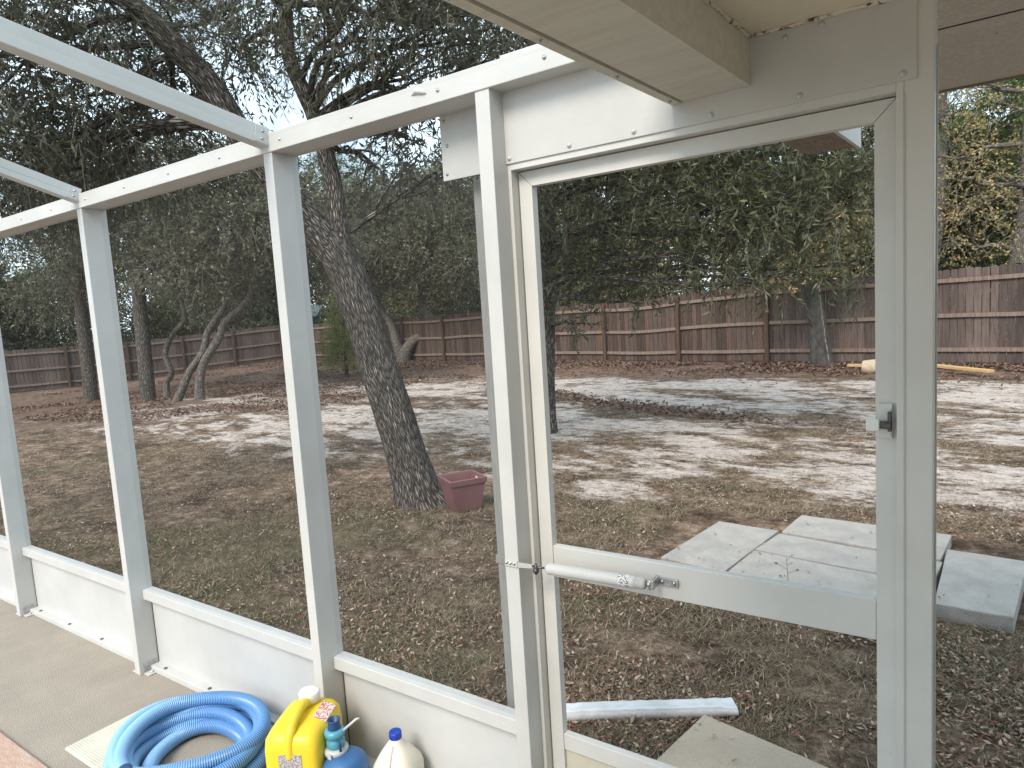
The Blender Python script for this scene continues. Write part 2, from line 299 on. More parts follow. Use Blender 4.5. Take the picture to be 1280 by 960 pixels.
# ================================================================= SETTING
def build_ground():
    def axis(a,b,st,lo,hi):
        L=list(np.arange(a,b+1e-6,st)); x=b;s=st
        while x<hi: s*=1.22; x+=s; L.append(x)
        x=a;s=st
        while x>lo: s*=1.22; x-=s; L.insert(0,x)
        return np.array(L)
    xs=axis(-14,2.5,.06,-220,120); ys=axis(1.5,14.5,.055,-60,240)
    X,Y=np.meshgrid(xs,ys); sa,li,gr=masks(X,Y); Z=groundz(X,Y)
    Z=Z+.016*(fbm(X*2,Y*2,70)-.5)*2+.008*(fbm(X*9,Y*9,80,4)-.5)*2 +.02*(1-sa)*S((Y-2.4)/1)*(fbm(X*5,Y*5,90)-.5)
    Z=np.where(Y<1.8,-.12,Z)
    V=np.stack([X.ravel(),Y.ravel(),Z.ravel()],1); nx,ny=len(xs),len(ys)
    i=np.arange(nx-1)[None,:]+np.arange(ny-1)[:,None]*nx; Q=np.stack([i,i+1,i+1+nx,i+nx],-1).reshape(-1,4)
    m,n,b=newmat('yard_ground'); b.inputs['Roughness'].default_value=.97; b.inputs['Specular IOR Level'].default_value=.1
    at=n.nodes.new('ShaderNodeAttribute'); at.attribute_name='mask'; sp=n.nodes.new('ShaderNodeSeparateColor'); n.links.new(at.outputs['Color'],sp.inputs[0])
    tc=n.nodes.new('ShaderNodeTexCoord')
    def no(s,d=6,rg=.65):
        t=n.nodes.new('ShaderNodeTexNoise'); t.inputs['Scale'].default_value=s; t.inputs['Detail'].default_value=d; t.inputs['Roughness'].default_value=rg; n.links.new(tc.outputs['Object'],t.inputs[0]); return t.outputs['Fac']
    mps=n.nodes.new('ShaderNodeMapping'); mps.inputs['Scale'].default_value=(1,1.6,1); mps.inputs['Rotation'].default_value=(0,0,.25); n.links.new(tc.outputs['Object'],mps.inputs[0])
    def nos(s,d=6,rg=.65):
        t=n.nodes.new('ShaderNodeTexNoise'); t.inputs['Scale'].default_value=s; t.inputs['Detail'].default_value=d; t.inputs['Roughness'].default_value=rg; n.links.new(mps.outputs[0],t.inputs[0]); return t.outputs['Fac']
    def ramp(f,c,p):
        q=n.nodes.new('ShaderNodeValToRGB'); e=q.color_ramp; e.elements[0].position=p[0]; e.elements[0].color=(*c[0],1); e.elements[1].position=p[-1]; e.elements[1].color=(*c[-1],1)
        for k in range(1,len(c)-1): z=e.elements.new(p[k]); z.color=(*c[k],1)
        n.links.new(f,q.inputs[0]); return q.outputs[0]
    def mix(f,a,c):
        q=n.nodes.new('ShaderNodeMixRGB'); n.links.new(f,q.inputs[0]); n.links.new(a,q.inputs[1]); n.links.new(c,q.inputs[2]); return q.outputs[0]
    sand=ramp(nos(7,12,.86),[(.22,.17,.14),(.47,.40,.35),(.64,.575,.53)],[.36,.48,.62])
    grass=ramp(no(7,12,.88),[(.045,.030,.022),(.15,.108,.078),(.40,.32,.25)],[.38,.5,.62])
    lit=ramp(no(5,12,.85),[(.045,.028,.020),(.14,.085,.062),(.30,.22,.17)],[.38,.5,.62])
    grn=ramp(no(30,8,.7),[(.03,.035,.015),(.08,.09,.035),(.15,.14,.07)],[.34,.5,.68])
    # break up the sand edge finely
    a=n.nodes.new('ShaderNodeMath'); a.operation='ADD'; n.links.new(sp.outputs[0],a.inputs[0])
    s_=n.nodes.new('ShaderNodeMath'); s_.operation='MULTIPLY_ADD'; s_.inputs[1].default_value=6.0; s_.inputs[2].default_value=-3.15; n.links.new(nos(4.5,14,.84),s_.inputs[0]); n.links.new(s_.outputs[0],a.inputs[1])
    sm=ramp(a.outputs[0],[(0,0,0),(1,1,1)],[.30,.72])
    tone=ramp(nos(1.5,7,.7),[(.45,.42,.40),(1.2,1.14,1.08)],[.38,.60]); q_=n.nodes.new('ShaderNodeMixRGB'); q_.blend_type='MULTIPLY'; q_.inputs[0].default_value=1; n.links.new(grass,q_.inputs[1]); n.links.new(tone,q_.inputs[2]); grass=q_.outputs[0]
    g2=n.nodes.new('ShaderNodeMath'); g2.operation='MULTIPLY'; g2.inputs[1].default_value=.3; n.links.new(sp.outputs[2],g2.inputs[0])
    c=mix(g2.outputs[0],grass,grn); c=mix(sp.outputs[1],c,lit); c=mix(sm,c,sand); n.links.new(c,b.inputs['Base Color'])
    bp=n.nodes.new('ShaderNodeBump'); bp.inputs['Strength'].default_value=.8; bp.inputs['Distance'].default_value=.03; n.links.new(no(34,8,.7),bp.inputs['Height']); n.links.new(bp.outputs[0],b.inputs['Normal'])
    o=np_mesh('yard_ground',V,Q,m,None,True)
    ca=o.data.color_attributes.new('mask','FLOAT_COLOR','POINT'); cc=np.stack([sa.ravel(),li.ravel(),gr.ravel(),np.ones(sa.size)],1).astype(np.float32); ca.data.foreach_set('color',cc.ravel())
    tag(o,kind='structure'); return o
build_ground()
def leaf_quads(P,D,N,L,W):
    """diamond leaves: P base (n,3), D direction, N side vector, L lengths, W widths"""
    D=D/np.linalg.norm(D,axis=1,keepdims=True); N=N-(N*D).sum(1,keepdims=True)*D; N=N/(np.linalg.norm(N,axis=1,keepdims=True)+1e-9)
    K=np.cross(D,N); L=L[:,None];W=W[:,None]
    a=P; b=P+D*L*.45+N*W*.5; c=P+D*L+K*L*.08; d=P+D*L*.45-N*W*.5
    V=np.stack([a,b,c,d],1).reshape(-1,3); Q=np.arange(len(V)).reshape(-1,4); return V,Q
def scatter(n,mode):
    # spread over the yard, denser towards the patio
    ang=RNG.uniform(R(-76),R(6),n); dist=2.0+ (14 if mode=='leaf' else 9)*RNG.random(n)**1.5
    x=np.sin(ang)*dist; y=np.cos(ang)*dist; k=(y>1.75); x=x[k];y=y[k]
    sa,li,gr=masks(x,y); pr=1-.93*sa; k=RNG.random(len(x))<pr; return x[k],y[k],sa[k],li[k],gr[k]
def keep_off(x,y):
    on=((x>-1.95)&(x<.35)&(y>3.95)&(y<5.3)) | ((x>-.97)&(y<2.5))
    return ~on
x,y,sa,li,gr=scatter(150000,'leaf'); cl=fbm(x*1.6,y*1.6,200,4); offm=keep_off(x,y); k=(RNG.random(len(x))<np.clip((cl-.36)*3.2,0.05,1))&(offm|(RNG.random(len(x))<.05)); onslab=~offm[k]; x=x[k];y=y[k]
n=len(x); th=RNG.uniform(0,2*np.pi,n); D=np.stack([np.cos(th),np.sin(th),RNG.uniform(-.1,.5,n)],1); N=np.stack([-np.sin(th),np.cos(th),RNG.uniform(-.6,.6,n)],1)
V,Q=leaf_quads(np.stack([x,y,np.where(onslab,-.012,groundz(x,y)+.012+RNG.random(n)*.012)],1),D,N,RNG.uniform(.012,.036,n)*(1+.5*(RNG.random(n)<.06)),RNG.uniform(.006,.017,n))
tag(np_mesh('leaf_litter',V,Q,LITTER),'scattered brown and tan dead leaves over the lawn','leaf litter',kind='stuff')
x,y,sa,li,gr=scatter(330000,'grass'); k=keep_off(x,y)&(RNG.random(len(x))<np.clip((fbm(x*2.3,y*2.3,300,4)-.30)*4,.08,1)); x=x[k];y=y[k];gr=gr[k]
n=len(x); isg=RNG.random(n)<gr*.22
for nm,sel,mt,lb in (('dead_grass',~isg,STRAW,'matted brown dead grass between the patio and the sand'),('green_grass',isg,GREEN,'thin green grass sprigs among the dead grass')):
    xx,yy=x[sel],y[sel]; m_=len(xx); th=RNG.uniform(0,2*np.pi,m_); D=np.stack([np.cos(th),np.sin(th),RNG.uniform(.05,.8,m_)],1); N=np.stack([-np.sin(th),np.cos(th),RNG.uniform(-.4,.4,m_)],1)
    V,Q=leaf_quads(np.stack([xx,yy,groundz(xx,yy)+.002],1),D,N,RNG.uniform(.025,.075,m_),RNG.uniform(.0025,.005,m_)); tag(np_mesh(nm,V,Q,mt),lb,'grass',kind='stuff')
# leaf drift under the fences and trees
n=26000; x=RNG.uniform(-32,2,n); y=17.0-.17*(x-.7)-np.abs(RNG.normal(0,1.3,n))-.1; k=(fbm(x*.9,y*.9,400,4)>.42); x=x[k];y=y[k]
x2=RNG.uniform(-30,-11,40000); y2=RNG.uniform(6.5,18,40000); k=fbm(x2*.7,y2*.7,410,4)>.5; x=np.append(x,x2[k]); y=np.append(y,y2[k])
x3=RNG.uniform(-13,0,26000); y3=RNG.uniform(8,13,26000); _,l3,_=masks(x3,y3); k=RNG.random(len(x3))<l3*.9; x=np.append(x,x3[k]); y=np.append(y,y3[k]); n=len(x)
th=RNG.uniform(0,2*np.pi,n); D=np.stack([np.cos(th),np.sin(th),RNG.uniform(-.1,.6,n)],1); N=np.stack([-np.sin(th),np.cos(th),RNG.uniform(-.8,.8,n)],1)
V,Q=leaf_quads(np.stack([x,y,groundz(x,y)+.015+RNG.random(n)*.03],1),D,N,RNG.uniform(.06,.12,n),RNG.uniform(.03,.055,n))
tag(np_mesh('leaf_drift',V,Q,LITTERB),'reddish brown leaf drift along the fence foot','leaf litter',kind='stuff')

# patio
tag(MB().box(-12,-.0,-8,1.64,-.14,0,bev=.004).box(.0,6,-8,1.64,-.14,-.0005).build('patio',PATIO),kind='structure')
cp=MB()
for i in range(14): cp.box(-9+i*.61,-9+i*.61+.602,.60,.945,.002,.016,bev=.006)
tag(cp.build('coping',COPE),kind='structure')

# ================================================================= FENCES
def fence(root,p0,p1,nb,matp,topf,zf,front_posts=True,rail_side=-1,heights=1.83):
    p0=Vector(p0);p1=Vector(p1); d=(p1-p0); L=d.length; d.normalize(); nrm=Vector((d.y,-d.x))*(1)   # towards the yard
    if nrm.dot(Vector((0,0))-p0)<0: nrm=-nrm
    bl=L/nb
    for b in range(nb):
        mb=MB(); s=b*bl; mt=matp(b) if callable(matp) else matp
        while s<(b+1)*bl-.02:
            wd=min(.138,(b+1)*bl-s); q=p0+d*(s+wd/2); z0=float(zf(q.x,q.y)); top=topf(s)+random.uniform(-.022,.018)
            z0b=z0+.03+random.uniform(0,.03); off=random.uniform(-.004,.004); tlt=random.uniform(-.006,.006)
            a=q-d*(wd/2-.003); c=q+d*(wd/2-.003); tk=.016
            pts=[]
            for e in (0,1):
                o_=nrm*(off-tk*e)
                A=a+o_;C=c+o_; ear=.022
                pts+= [(A.x,A.y,z0b),(C.x,C.y,z0b),(C.x+tlt*d.x,C.y+tlt*d.y,z0+top-ear),((C-d*.022).x,(C-d*.022).y,z0+top),((A+d*.022).x,(A+d*.022).y,z0+top),(A.x+tlt*d.x,A.y+tlt*d.y,z0+top-ear)]
            f=[(0,1,2,3,4,5),(11,10,9,8,7,6)]+[(i,(i+1)%6+0,(i+1)%6+6,i+6) for i in range(6)]
            mb.add(pts,[f[0],f[1]]+[tuple(reversed(t)) for t in f[2:]]); s+=.142+random.uniform(0,.003)
        mb.build('picket_panel',mt,root)
        for hz in (.28,.93,1.62):
            rb=MB(); a=p0+d*(b*bl); sag=random.uniform(-.03,.02); v=[];n_=6
            for i in range(n_+1):
                q=a+d*(bl*i/n_); zz=float(zf(q.x,q.y))+hz*topf(b*bl+bl*i/n_)/1.83+sag*math.sin(math.pi*i/n_)
                for (o1,o2) in ((.008,-.042),(.05,-.042),(.05,.042),(.008,.042)):
                    w_=q+nrm*o1; v.append((w_.x,w_.y,zz+o2))
            f=[]
            for i in range(n_):
                for k in range(4): f.append((i*4+k,i*4+(k+1)%4,(i+1)*4+(k+1)%4,(i+1)*4+k))
            f+=[(3,2,1,0),(n_*4,n_*4+1,n_*4+2,n_*4+3)]
            rb.add(v,f).build('rail',RAILM,root)
        if (front_posts(b) if callable(front_posts) else front_posts):
            q=p0+d*(b*bl)+nrm*.075; z0=float(zf(q.x,q.y))
            MB().box(-.052,.052,-.052,.052,z0-.1,z0+topf(b*bl)-.02+random.uniform(-.03,.05),mat=Matrix.Translation((q.x,q.y,0))@Matrix.Rotation(math.atan2(d.y,d.x)+random.uniform(-.04,.04),4,'Z'),bev=.006).build('post',POSTM,root)
rf=empty('wooden_fence',(-8,18.8,-.1),0,'long brown picket fence with horizontal rails across the back of the yard','fence')
def wrap(root,fn):
    # geometry is written in world coordinates; shift it under the root
    before=set(bpy.data.objects); fn()
    for o in set(bpy.data.objects)-before:
        if o.parent is root: o.location=-Vector(root.location)
BF0=(3.1,16.85); BF1=(-29.6,22.3)
# bay boundary set so posts fall at x=-4.5, -6.9, -9.3 ...
_d=(Vector(BF1)-Vector(BF0)).normalized()
sA=Vector(BF0)+_d*((3.1+4.5)/-_d.x)
wrap(rf,lambda:fence(rf,BF0,sA,3,PICKG,lambda s:2.05-.004*s,groundz,front_posts=False))
wrap(rf,lambda:fence(rf,sA,BF1,10,lambda b:PICKB,lambda s:max(1.78,2.0-.048*s)+.02*math.sin(s*1.3),groundz))
lf=empty('wooden_fence',(-31.5,15,-.4),0,'weathered grey brown picket fence closing the left side of the yard','fence')
wrap(lf,lambda:fence(lf,(-29.8,22.25),(-34.3,9.0),6,PICKG,lambda s:1.80,groundz))
wrap(lf,lambda:fence(lf,(-34.3,9.0),(-36.5,1.5),3,PICKG,lambda s:1.80,groundz))

# ================================================================= TREES
def smooth_path(pts,sub=6):
    P=[Vector(p[:3]) for p in pts]; Rr=[p[3] for p in pts]; o=[];ro=[]
    for i in range(len(P)-1):
        a=P[max(i-1,0)];b=P[i];c=P[i+1];d=P[min(i+2,len(P)-1)]
        for k in range(sub):
            t=k/sub; o.append(.5*((2*b)+(c-a)*t+(2*a-5*b+4*c-d)*t*t+(3*b-a-3*c+d)*t**3)); ro.append(Rr[i]*(1-t)+Rr[i+1]*t)
    o.append(P[-1]); ro.append(Rr[-1]); return o,ro
def barkjit(amp=.05,fr=6):
    def j(p,an,L):
        q=Vector((math.cos(an)*1.6,math.sin(an)*1.6,L*fr*.25)); return 1+amp*2*mnoise.noise(q*1.3)+amp*.9*mnoise.noise(Vector((math.cos(an)*9,math.sin(an)*9,L*fr)))
    return j
def crown(twigs,per,Lt,ll,lw,droop=.3,spread=.7):
    """twigs: (n,6) start+dir ; returns leaf verts + twig tube list"""
    n=len(twigs); P0=twigs[:,:3]; D=twigs[:,3:]; D=D/np.linalg.norm(D,axis=1,keepdims=True)
    lt=Lt*RNG.uniform(.6,1.3,n)
    t=np.linspace(.12,1,per)[None,:,None]+RNG.uniform(-.04,.04,(n,per,1))
    base=P0[:,None,:]+D[:,None,:]*lt[:,None,None]*t; base[:,:,2]-=droop*lt[:,None]*(t[:,:,0]**2)
    rnd=RNG.normal(0,1,(n,per,3)); ld=D[:,None,:]*.75+rnd*spread; ld[:,:,2]-=droop*.9
    N=RNG.normal(0,1,(n,per,3)); m_=n*per
    return leaf_quads(base.reshape(m_,3),ld.reshape(m_,3),N.reshape(m_,3),ll*RNG.uniform(.6,1.25,m_),lw*RNG.uniform(.7,1.2,m_))+(P0,D,lt)
def twig_tubes(P0,D,lt,droop,rad):
    n=len(P0); segs=3; V=[];
    a=np.cross(D,np.array([.3,.2,1.])); a/=np.linalg.norm(a,axis=1,keepdims=True); b=np.cross(D,a)
    for i in range(segs+1):
        t=i/segs; c=P0+D*lt[:,None]*t; c[:,2]-=droop*lt*t*t; rr=rad*(1-.75*t)
        for k in range(3):
            an=2*math.pi*k/3; V.append(c+(a*math.cos(an)+b*math.sin(an))*rr)
    V=np.stack(V,1); base=(np.arange(n)*(segs+1)*3)[:,None]; q=[]
    for i in range(segs):
        for k in range(3): q.append(np.concatenate([base+i*3+k,base+i*3+(k+1)%3,base+(i+1)*3+(k+1)%3,base+(i+1)*3+k],1))
    return V.reshape(-1,3),np.concatenate(q,0)
def clump_twigs(clumps,n):
    """clumps: list of (x,y,z,rx,ry,rz); twig starts through each clump volume, growing outward"""
    wts=np.array([c[3]*c[4]*c[5] for c in clumps])**.67; wts/=wts.sum(); idx=RNG.choice(len(clumps),n,p=wts); C=np.array(clumps)[idx]
    v=RNG.normal(0,1,(n,3)); v/=np.linalg.norm(v,axis=1,keepdims=True); rr=RNG.random(n)**.45
    P=C[:,:3]+v*C[:,3:]*rr[:,None]; D=v+RNG.normal(0,.5,(n,3)); D[:,2]+=.1; return np.concatenate([P,D],1)
def limb(mb,a,b,r0,r1,n=8,wob=.15):
    a=Vector(a);b=Vector(b);L=(b-a).length; pts=[]
    o1=Vector([random.uniform(-1,1) for _ in range(3)])*wob*L; o2=Vector([random.uniform(-1,1) for _ in range(3)])*wob*L; o1.z=abs(o1.z)*.6
    pp=[(*a,r0),(*(a.lerp(b,.33)+o1),r0*.75+r1*.25),(*(a.lerp(b,.68)+o2),r0*.4+r1*.6),(*b,r1)]
    q,rr=smooth_path(pp,4); mb.tube(q,rr,n); return q
def tree(name,base,trunks,clumps,ntw,per,Lt,ll,lw,leafm,barkm,label,group=None,droop=.3,twigr=.006,cat='tree',limbr=.05,nt=20,spread=.7,twigs=True,tsub=6,jit=None,extra=None):
    root=empty(name,base,0,label,cat,group); B=Vector(base); mb=MB(); nodes=[]
    for tp in trunks:
        q,rr=smooth_path(tp,tsub); mb.tube(q,rr,nt,jit=jit or barkjit(.03,4)); nodes+=[(v,s) for v,s in zip(q,rr)][len(q)//3:]
    for c in clumps:
        cv=Vector(c[:3]); best=min(nodes,key=lambda t:(t[0]-cv).length+(2.5 if t[0].z>cv.z+.3 else 0))
        q=limb(mb,best[0],cv,min(best[1]*.7,limbr),.012,7,.10)
        for s in range(4):
            st=q[random.randrange(len(q)//3,len(q))]; e=cv+Vector((random.uniform(-1,1)*c[3],random.uniform(-1,1)*c[4],random.uniform(-.8,1)*c[5]))*.85
            limb(mb,st,e,.018*(limbr/.05)**.5,.005,5,.12)
    if extra: extra(mb)
    mb.v=[(v[0]-B.x,v[1]-B.y,v[2]-B.z) for v in mb.v]; mb.build('trunk',barkm,root)
    if ntw:
        cl=[(c[0]-B.x,c[1]-B.y,c[2]-B.z,*c[3:]) for c in clumps]; tw=clump_twigs(cl,ntw)
        V,Q,P0,D,lt=crown(tw,per,Lt,ll,lw,droop,spread); np_mesh('crown',V,Q,leafm,root)
        if twigs: V,Q=twig_tubes(P0,D,lt,droop,twigr); tag(np_mesh('twigs',V,Q,barkm,root),kind='stuff')
    return root
# camera-space helper used only to look up world directions of what the photo shows
def at(px,py,dep): 
    d=F+r*((px-640)/851.43)-u*((py-480)/851.43); return Vector((0,0,1.63))+d*dep
def C(px,py,dep,rx,rz=None,ry=None):
    p=at(px,py,dep); return (p.x,p.y,p.z,rx,ry or rx,rz or rx)

# --- the leaning oak
T=[(-4.29,4.62,-.2,.36),(-4.33,4.61,-.06,.255),(-4.37,4.6,.10,.205),(-4.44,4.59,.35,.185),(-4.62,4.55,1.02,.175),(-4.78,4.52,1.63,.172),(-4.92,4.48,2.09,.17),(-5.02,4.44,2.36,.165)]
A=[(-4.97,4.45,2.2,.15),(-5.14,4.27,2.58,.135),(-5.28,3.98,3.0,.12),(-5.40,3.82,3.34,.115),(-5.53,3.66,3.74,.11),(-5.70,3.46,4.06,.10),(-5.98,3.31,4.42,.09),(-6.5,3.1,5.0,.07),(-7.2,2.9,5.6,.05)]
Bb=[(-4.93,4.47,2.15,.12),(-4.97,4.48,2.45,.095),(-5.03,4.51,2.93,.08),(-5.18,4.49,3.54,.072),(-5.26,4.46,3.78,.07),(-5.39,4.43,4.16,.066),(-5.42,4.47,4.66,.06),(-5.5,4.55,5.4,.045),(-5.6,4.7,6.4,.03)]
oc=[C(40,60,5.6,.55),C(110,120,5.9,.6),(C(30,180,6.0,.6)),C(170,170,6.3,.55),C(90,230,6.6,.55),C(-60,90,5.4,.7),C(230,40,6.2,.45),C(130,0,5.4,.5),C(20,-60,5.2,.6),C(300,60,6.9,.42),C(-40,230,6.4,.6),C(230,130,6.8,.4),
    C(420,50,5.6,.38),C(470,10,5.4,.42),C(520,60,5.7,.3),C(480,110,6.2,.3),C(560,20,5.6,.35),C(600,70,6.2,.25),C(440,-50,5.2,.5),C(330,-40,5.6,.5),C(510,170,6.3,.28),C(545,215,6.6,.3),C(640,55,5.8,.25),C(470,210,7.0,.28),
    (-4.0,5.6,4.6,.9,.9,.5),(-6.5,5.5,5.4,1.1,1.1,.7),(-3.4,4.6,5.0,.8,.8,.5),(-8,4.2,5.4,1,1,.7),(-7,3.4,6.2,.9,.9,.6),(-5.2,6.2,5.6,1,1,.6)]
tree('oak_tree',(-4.35,4.61,-.1),[T,A,Bb],oc,4700,12,.38,.085,.020,LEAF,BARK,'thick leaning oak with ridged grey bark beside the plum planter','trees of the yard',droop=.45,twigr=.004,nt=48,tsub=14,limbr=.035,jit=barkjit(.035,7),spread=.5)
# --- second trunk seen along the door jamb, its dark boughs hang in the doorway
t2=[(-5.09,8.00,-.2,.25),(-5.09,8.02,.15,.20),(-5.09,8.1,.91,.18),(-5.08,8.26,1.92,.17),(-5.08,8.38,2.92,.16),(-5.1,8.48,3.71,.15),(-5.2,8.56,4.84,.12),(-5.2,8.7,6.2,.08)]
c2=[C(720,240,8.6,.5),C(780,230,8.4,.55,.4),C(840,250,8.0,.55,.45),C(900,260,7.6,.5,.42),C(950,270,7.4,.45,.4),C(1000,250,7.2,.42,.4),C(1050,250,7.0,.4,.35),C(1080,330,7.2,.25,.2),C(760,320,8.8,.45,.3),C(830,310,8.3,.4,.25),C(890,330,7.7,.35,.22),C(940,350,7.5,.28,.15),C(1000,330,7.3,.33,.2),
    C(720,340,9.0,.4,.3),C(720,170,8.4,.6),C(860,170,8.0,.7),C(980,150,7.4,.7),C(1080,180,7.0,.5,.35),C(720,405,9.2,.22,.12),C(800,372,8.6,.25,.12),C(760,200,8.9,.5),C(900,200,7.8,.5),C(640,250,8.6,.5),(-5.8,8.8,6,1.4,1.4,1),(-3.5,8.6,5.6,1.2,1.2,.9)]
tree('oak_tree',(-5.14,8.0,-.1),[t2],c2,3600,12,.34,.105,.026,LEAFD,BARK,'upright oak behind the door jamb with dark glossy boughs hanging in the doorway','trees of the yard',droop=.4,twigr=.004,nt=36,tsub=10,limbr=.035,jit=barkjit(.035,7),spread=.6)
# --- tree at the fence
t3=[(-3.02,17.2,-.2,.30),(-3.07,17.2,.05,.24),(-3.17,17.22,.97,.20),(-3.34,17.25,1.92,.185),(-3.38,17.2,2.85,.20),(-3.5,17.1,4.2,.14),(-3.6,17.1,6,.08)]
c3=[(-3.2,16.6,3.2,.9,.8,.6),(-2.2,16.6,3.6,.9,.8,.8),(-4.2,16.8,3.8,1,.9,.8),(-3.3,16.6,4.7,1.3,1.2,1),(-1.8,17,4.8,1,1,.9),(-4.9,17.2,5.2,1.2,1,.9),(-3.4,17,6.2,1.5,1.4,1.1),(-3.9,16.3,2.5,.5,.5,.35)]
tree('oak_tree',(-3.07,17.2,-.1),[t3],c3,1800,10,.5,.13,.045,LEAFD,SMOOTHB,'oak with a smooth grey trunk right against the back fence','trees of the yard',nt=24)
ycl=[(-3.1,16.5,2.35,.35,.3,.3),(-2.7,16.4,2.8,.35,.3,.3),(-3.8,16.4,2.0,.25,.2,.2),(-2.4,16.3,3.3,.3,.3,.3)]
tree('oak_sapling',(-2.75,16.35,-.1),[[(-2.75,16.35,-.1,.02),(-2.9,16.4,1.0,.018),(-2.95,16.4,2.0,.015),(-2.7,16.4,2.9,.01)]],ycl,240,9,.3,.10,.05,LEAFY,BARKL,'yellow leaved sapling in front of the trunk at the back fence',cat='sapling',limbr=.012,nt=6)
# --- left yard
def yardtree(base,lean,h,r0,label,crx,nt=1500,leafm=LEAFG,kink=0,low=2.6,name='oak_tree',bark=BARKF):
    x,y=base; z=float(groundz(x,y)); tp=[(x,y,z-.1,r0*1.5),(x,y,z+.15,r0*1.1),(x+lean[0]*.3+kink,y+lean[1]*.3,z+h*.3,r0),(x+lean[0]*.6-kink,y+lean[1]*.6,z+h*.55,r0*.85),(x+lean[0],y+lean[1],z+h*.8,r0*.6),(x+lean[0]*1.1,y+lean[1]*1.1,z+h,r0*.3)]
    cl=[]
    for i in range(9):
        a=i*2.4; rr=crx*(.35+.5*random.random()); cl.append((x+lean[0]+rr*math.cos(a),y+lean[1]+rr*math.sin(a),z+low+(h-low)*random.random()*.95+.3,crx*random.uniform(.38,.55),crx*random.uniform(.38,.55),crx*random.uniform(.22,.36)))
    return tree(name,(x,y,z),[tp],cl,nt,10,.55,.12,.045,leafm,bark,label,'trees of the yard',nt=14,spread=.9)
yardtree((-24.2,10.5),(-.7,.4),8.5,.20,'straight grey oak nearest the left fence',3.4,3000,low=2.9)
yardtree((-19.3,9.85),(-.6,.5),8,.185,'thick oak just left of the curving slim trunks',3.2,2800,low=2.9)
def stem(pts,crx,nt,low,label):
    x,y=pts[0][:2]; z=float(groundz(x,y)); tp=[(x,y,z-.1,pts[0][3]*1.3)]+[(p[0],p[1],z+p[2],p[3]) for p in pts]; hx,hy,hz=pts[-1][:3]
    cl=[(hx+crx*.7*math.cos(i*2.4)*(.4+.6*random.random()),hy+crx*.7*math.sin(i*2.4),z+low+(6.2-low)*random.random(),crx*.5,crx*.5,crx*.32) for i in range(8)]
    tree('oak_tree',(x,y,z),[tp],cl,nt,10,.55,.12,.045,LEAFG,BARKL,label,'trees of the yard',nt=14,spread=.9)
stem([(-20.0,10.75,0,.10),(-20.0,10.8,.45,.085),(-19.75,10.85,.75,.08),(-19.9,10.8,1.3,.078),(-19.5,10.9,1.9,.07),(-19.0,11.0,2.3,.06),(-19.1,11,3.2,.05),(-18.8,11,4.6,.03)],1.6,800,3.0,'slim pale wavy oak stem left of the leaning pair')
stem([(-17.6,9.72,0,.12),(-17.4,9.8,.35,.10),(-17.2,9.95,.8,.095),(-16.75,10.1,1.3,.09),(-16.6,10.2,1.8,.085),(-16.1,10.4,2.4,.07),(-15.6,10.6,3.3,.05),(-15.4,10.8,4.5,.03)],2.2,1500,3.0,'slim oak stem leaning right, lower of the leaning pair')
stem([(-16.95,9.98,0,.14),(-16.9,10.0,.5,.115),(-16.75,10.1,1.0,.105),(-16.3,10.3,1.6,.10),(-16.1,10.4,2.0,.085),(-15.4,10.7,2.6,.07),(-15.2,11,3.8,.05)],2.4,2000,3.0,'forked oak stem at the right end of the stem cluster')
tw=[(-19.3,20.2,-.2,.30),(-19.2,20.2,.15,.25),(-19.0,20.35,.55,.2),(-18.8,20.5,.74,.19),(-18.4,20.8,.95,.18),(-18.2,20.9,1.4,.17),(-18.5,20.8,1.9,.16),(-18.6,20.8,2.5,.13),(-18.2,20.6,3.6,.1),(-18.4,20.5,5,.07)]
tw2=[(-19.3,20.2,-.1,.22),(-19.5,20.1,.6,.17),(-19.7,20.1,1.3,.14),(-20.2,20,2.2,.11),(-20.6,19.8,3.4,.08)]
cw=[(-17.9,20.4,3.6,1.1,.9,.5),(-16.8,19.6,3.3,1.2,1,.5),(-20,19.8,3.2,1.2,1,.5),(-16.4,19.0,4.2,1.6,1.2,1),(-18.5,19.2,4.6,1.8,1.4,1.1),(-20.8,19,4.2,1.6,1.2,1.1),(-14.8,19,3.4,1.2,1,.8),(-19,19.5,6.2,2.2,1.8,1.2),(-15.8,19.4,5.8,1.8,1.5,1.2),(-21.5,18.6,5.8,1.8,1.5,1.2)]
tree('oak_tree',(-19.25,20.2,-.15),[tw,tw2],cw,5200,10,.6,.14,.05,LEAFG,BARKL,'oak with a crooked S shaped trunk before the back fence','trees of the yard',nt=16,spread=.9)
def shrubline(x,y,z,h,rx): return [(x,y,z+h*f,rx*(1.1-f),rx*(1.1-f),.22) for f in (.22,.36,.5,.64,.78,.92)]
tree('pine_sapling',(-17.2,15.3,-.15),[[(-17.2,15.3,-.2,.06),(-17.2,15.3,.8,.045),(-17.15,15.3,1.7,.03),(-17.15,15.3,2.4,.012)]],shrubline(-17.2,15.3,-.1,2.5,1.0),650,14,.42,.13,.012,LEAFS,PINEB,'bright green feathery young pine left of the leaning trunk',cat='sapling',limbr=.02,droop=.05,nt=8)

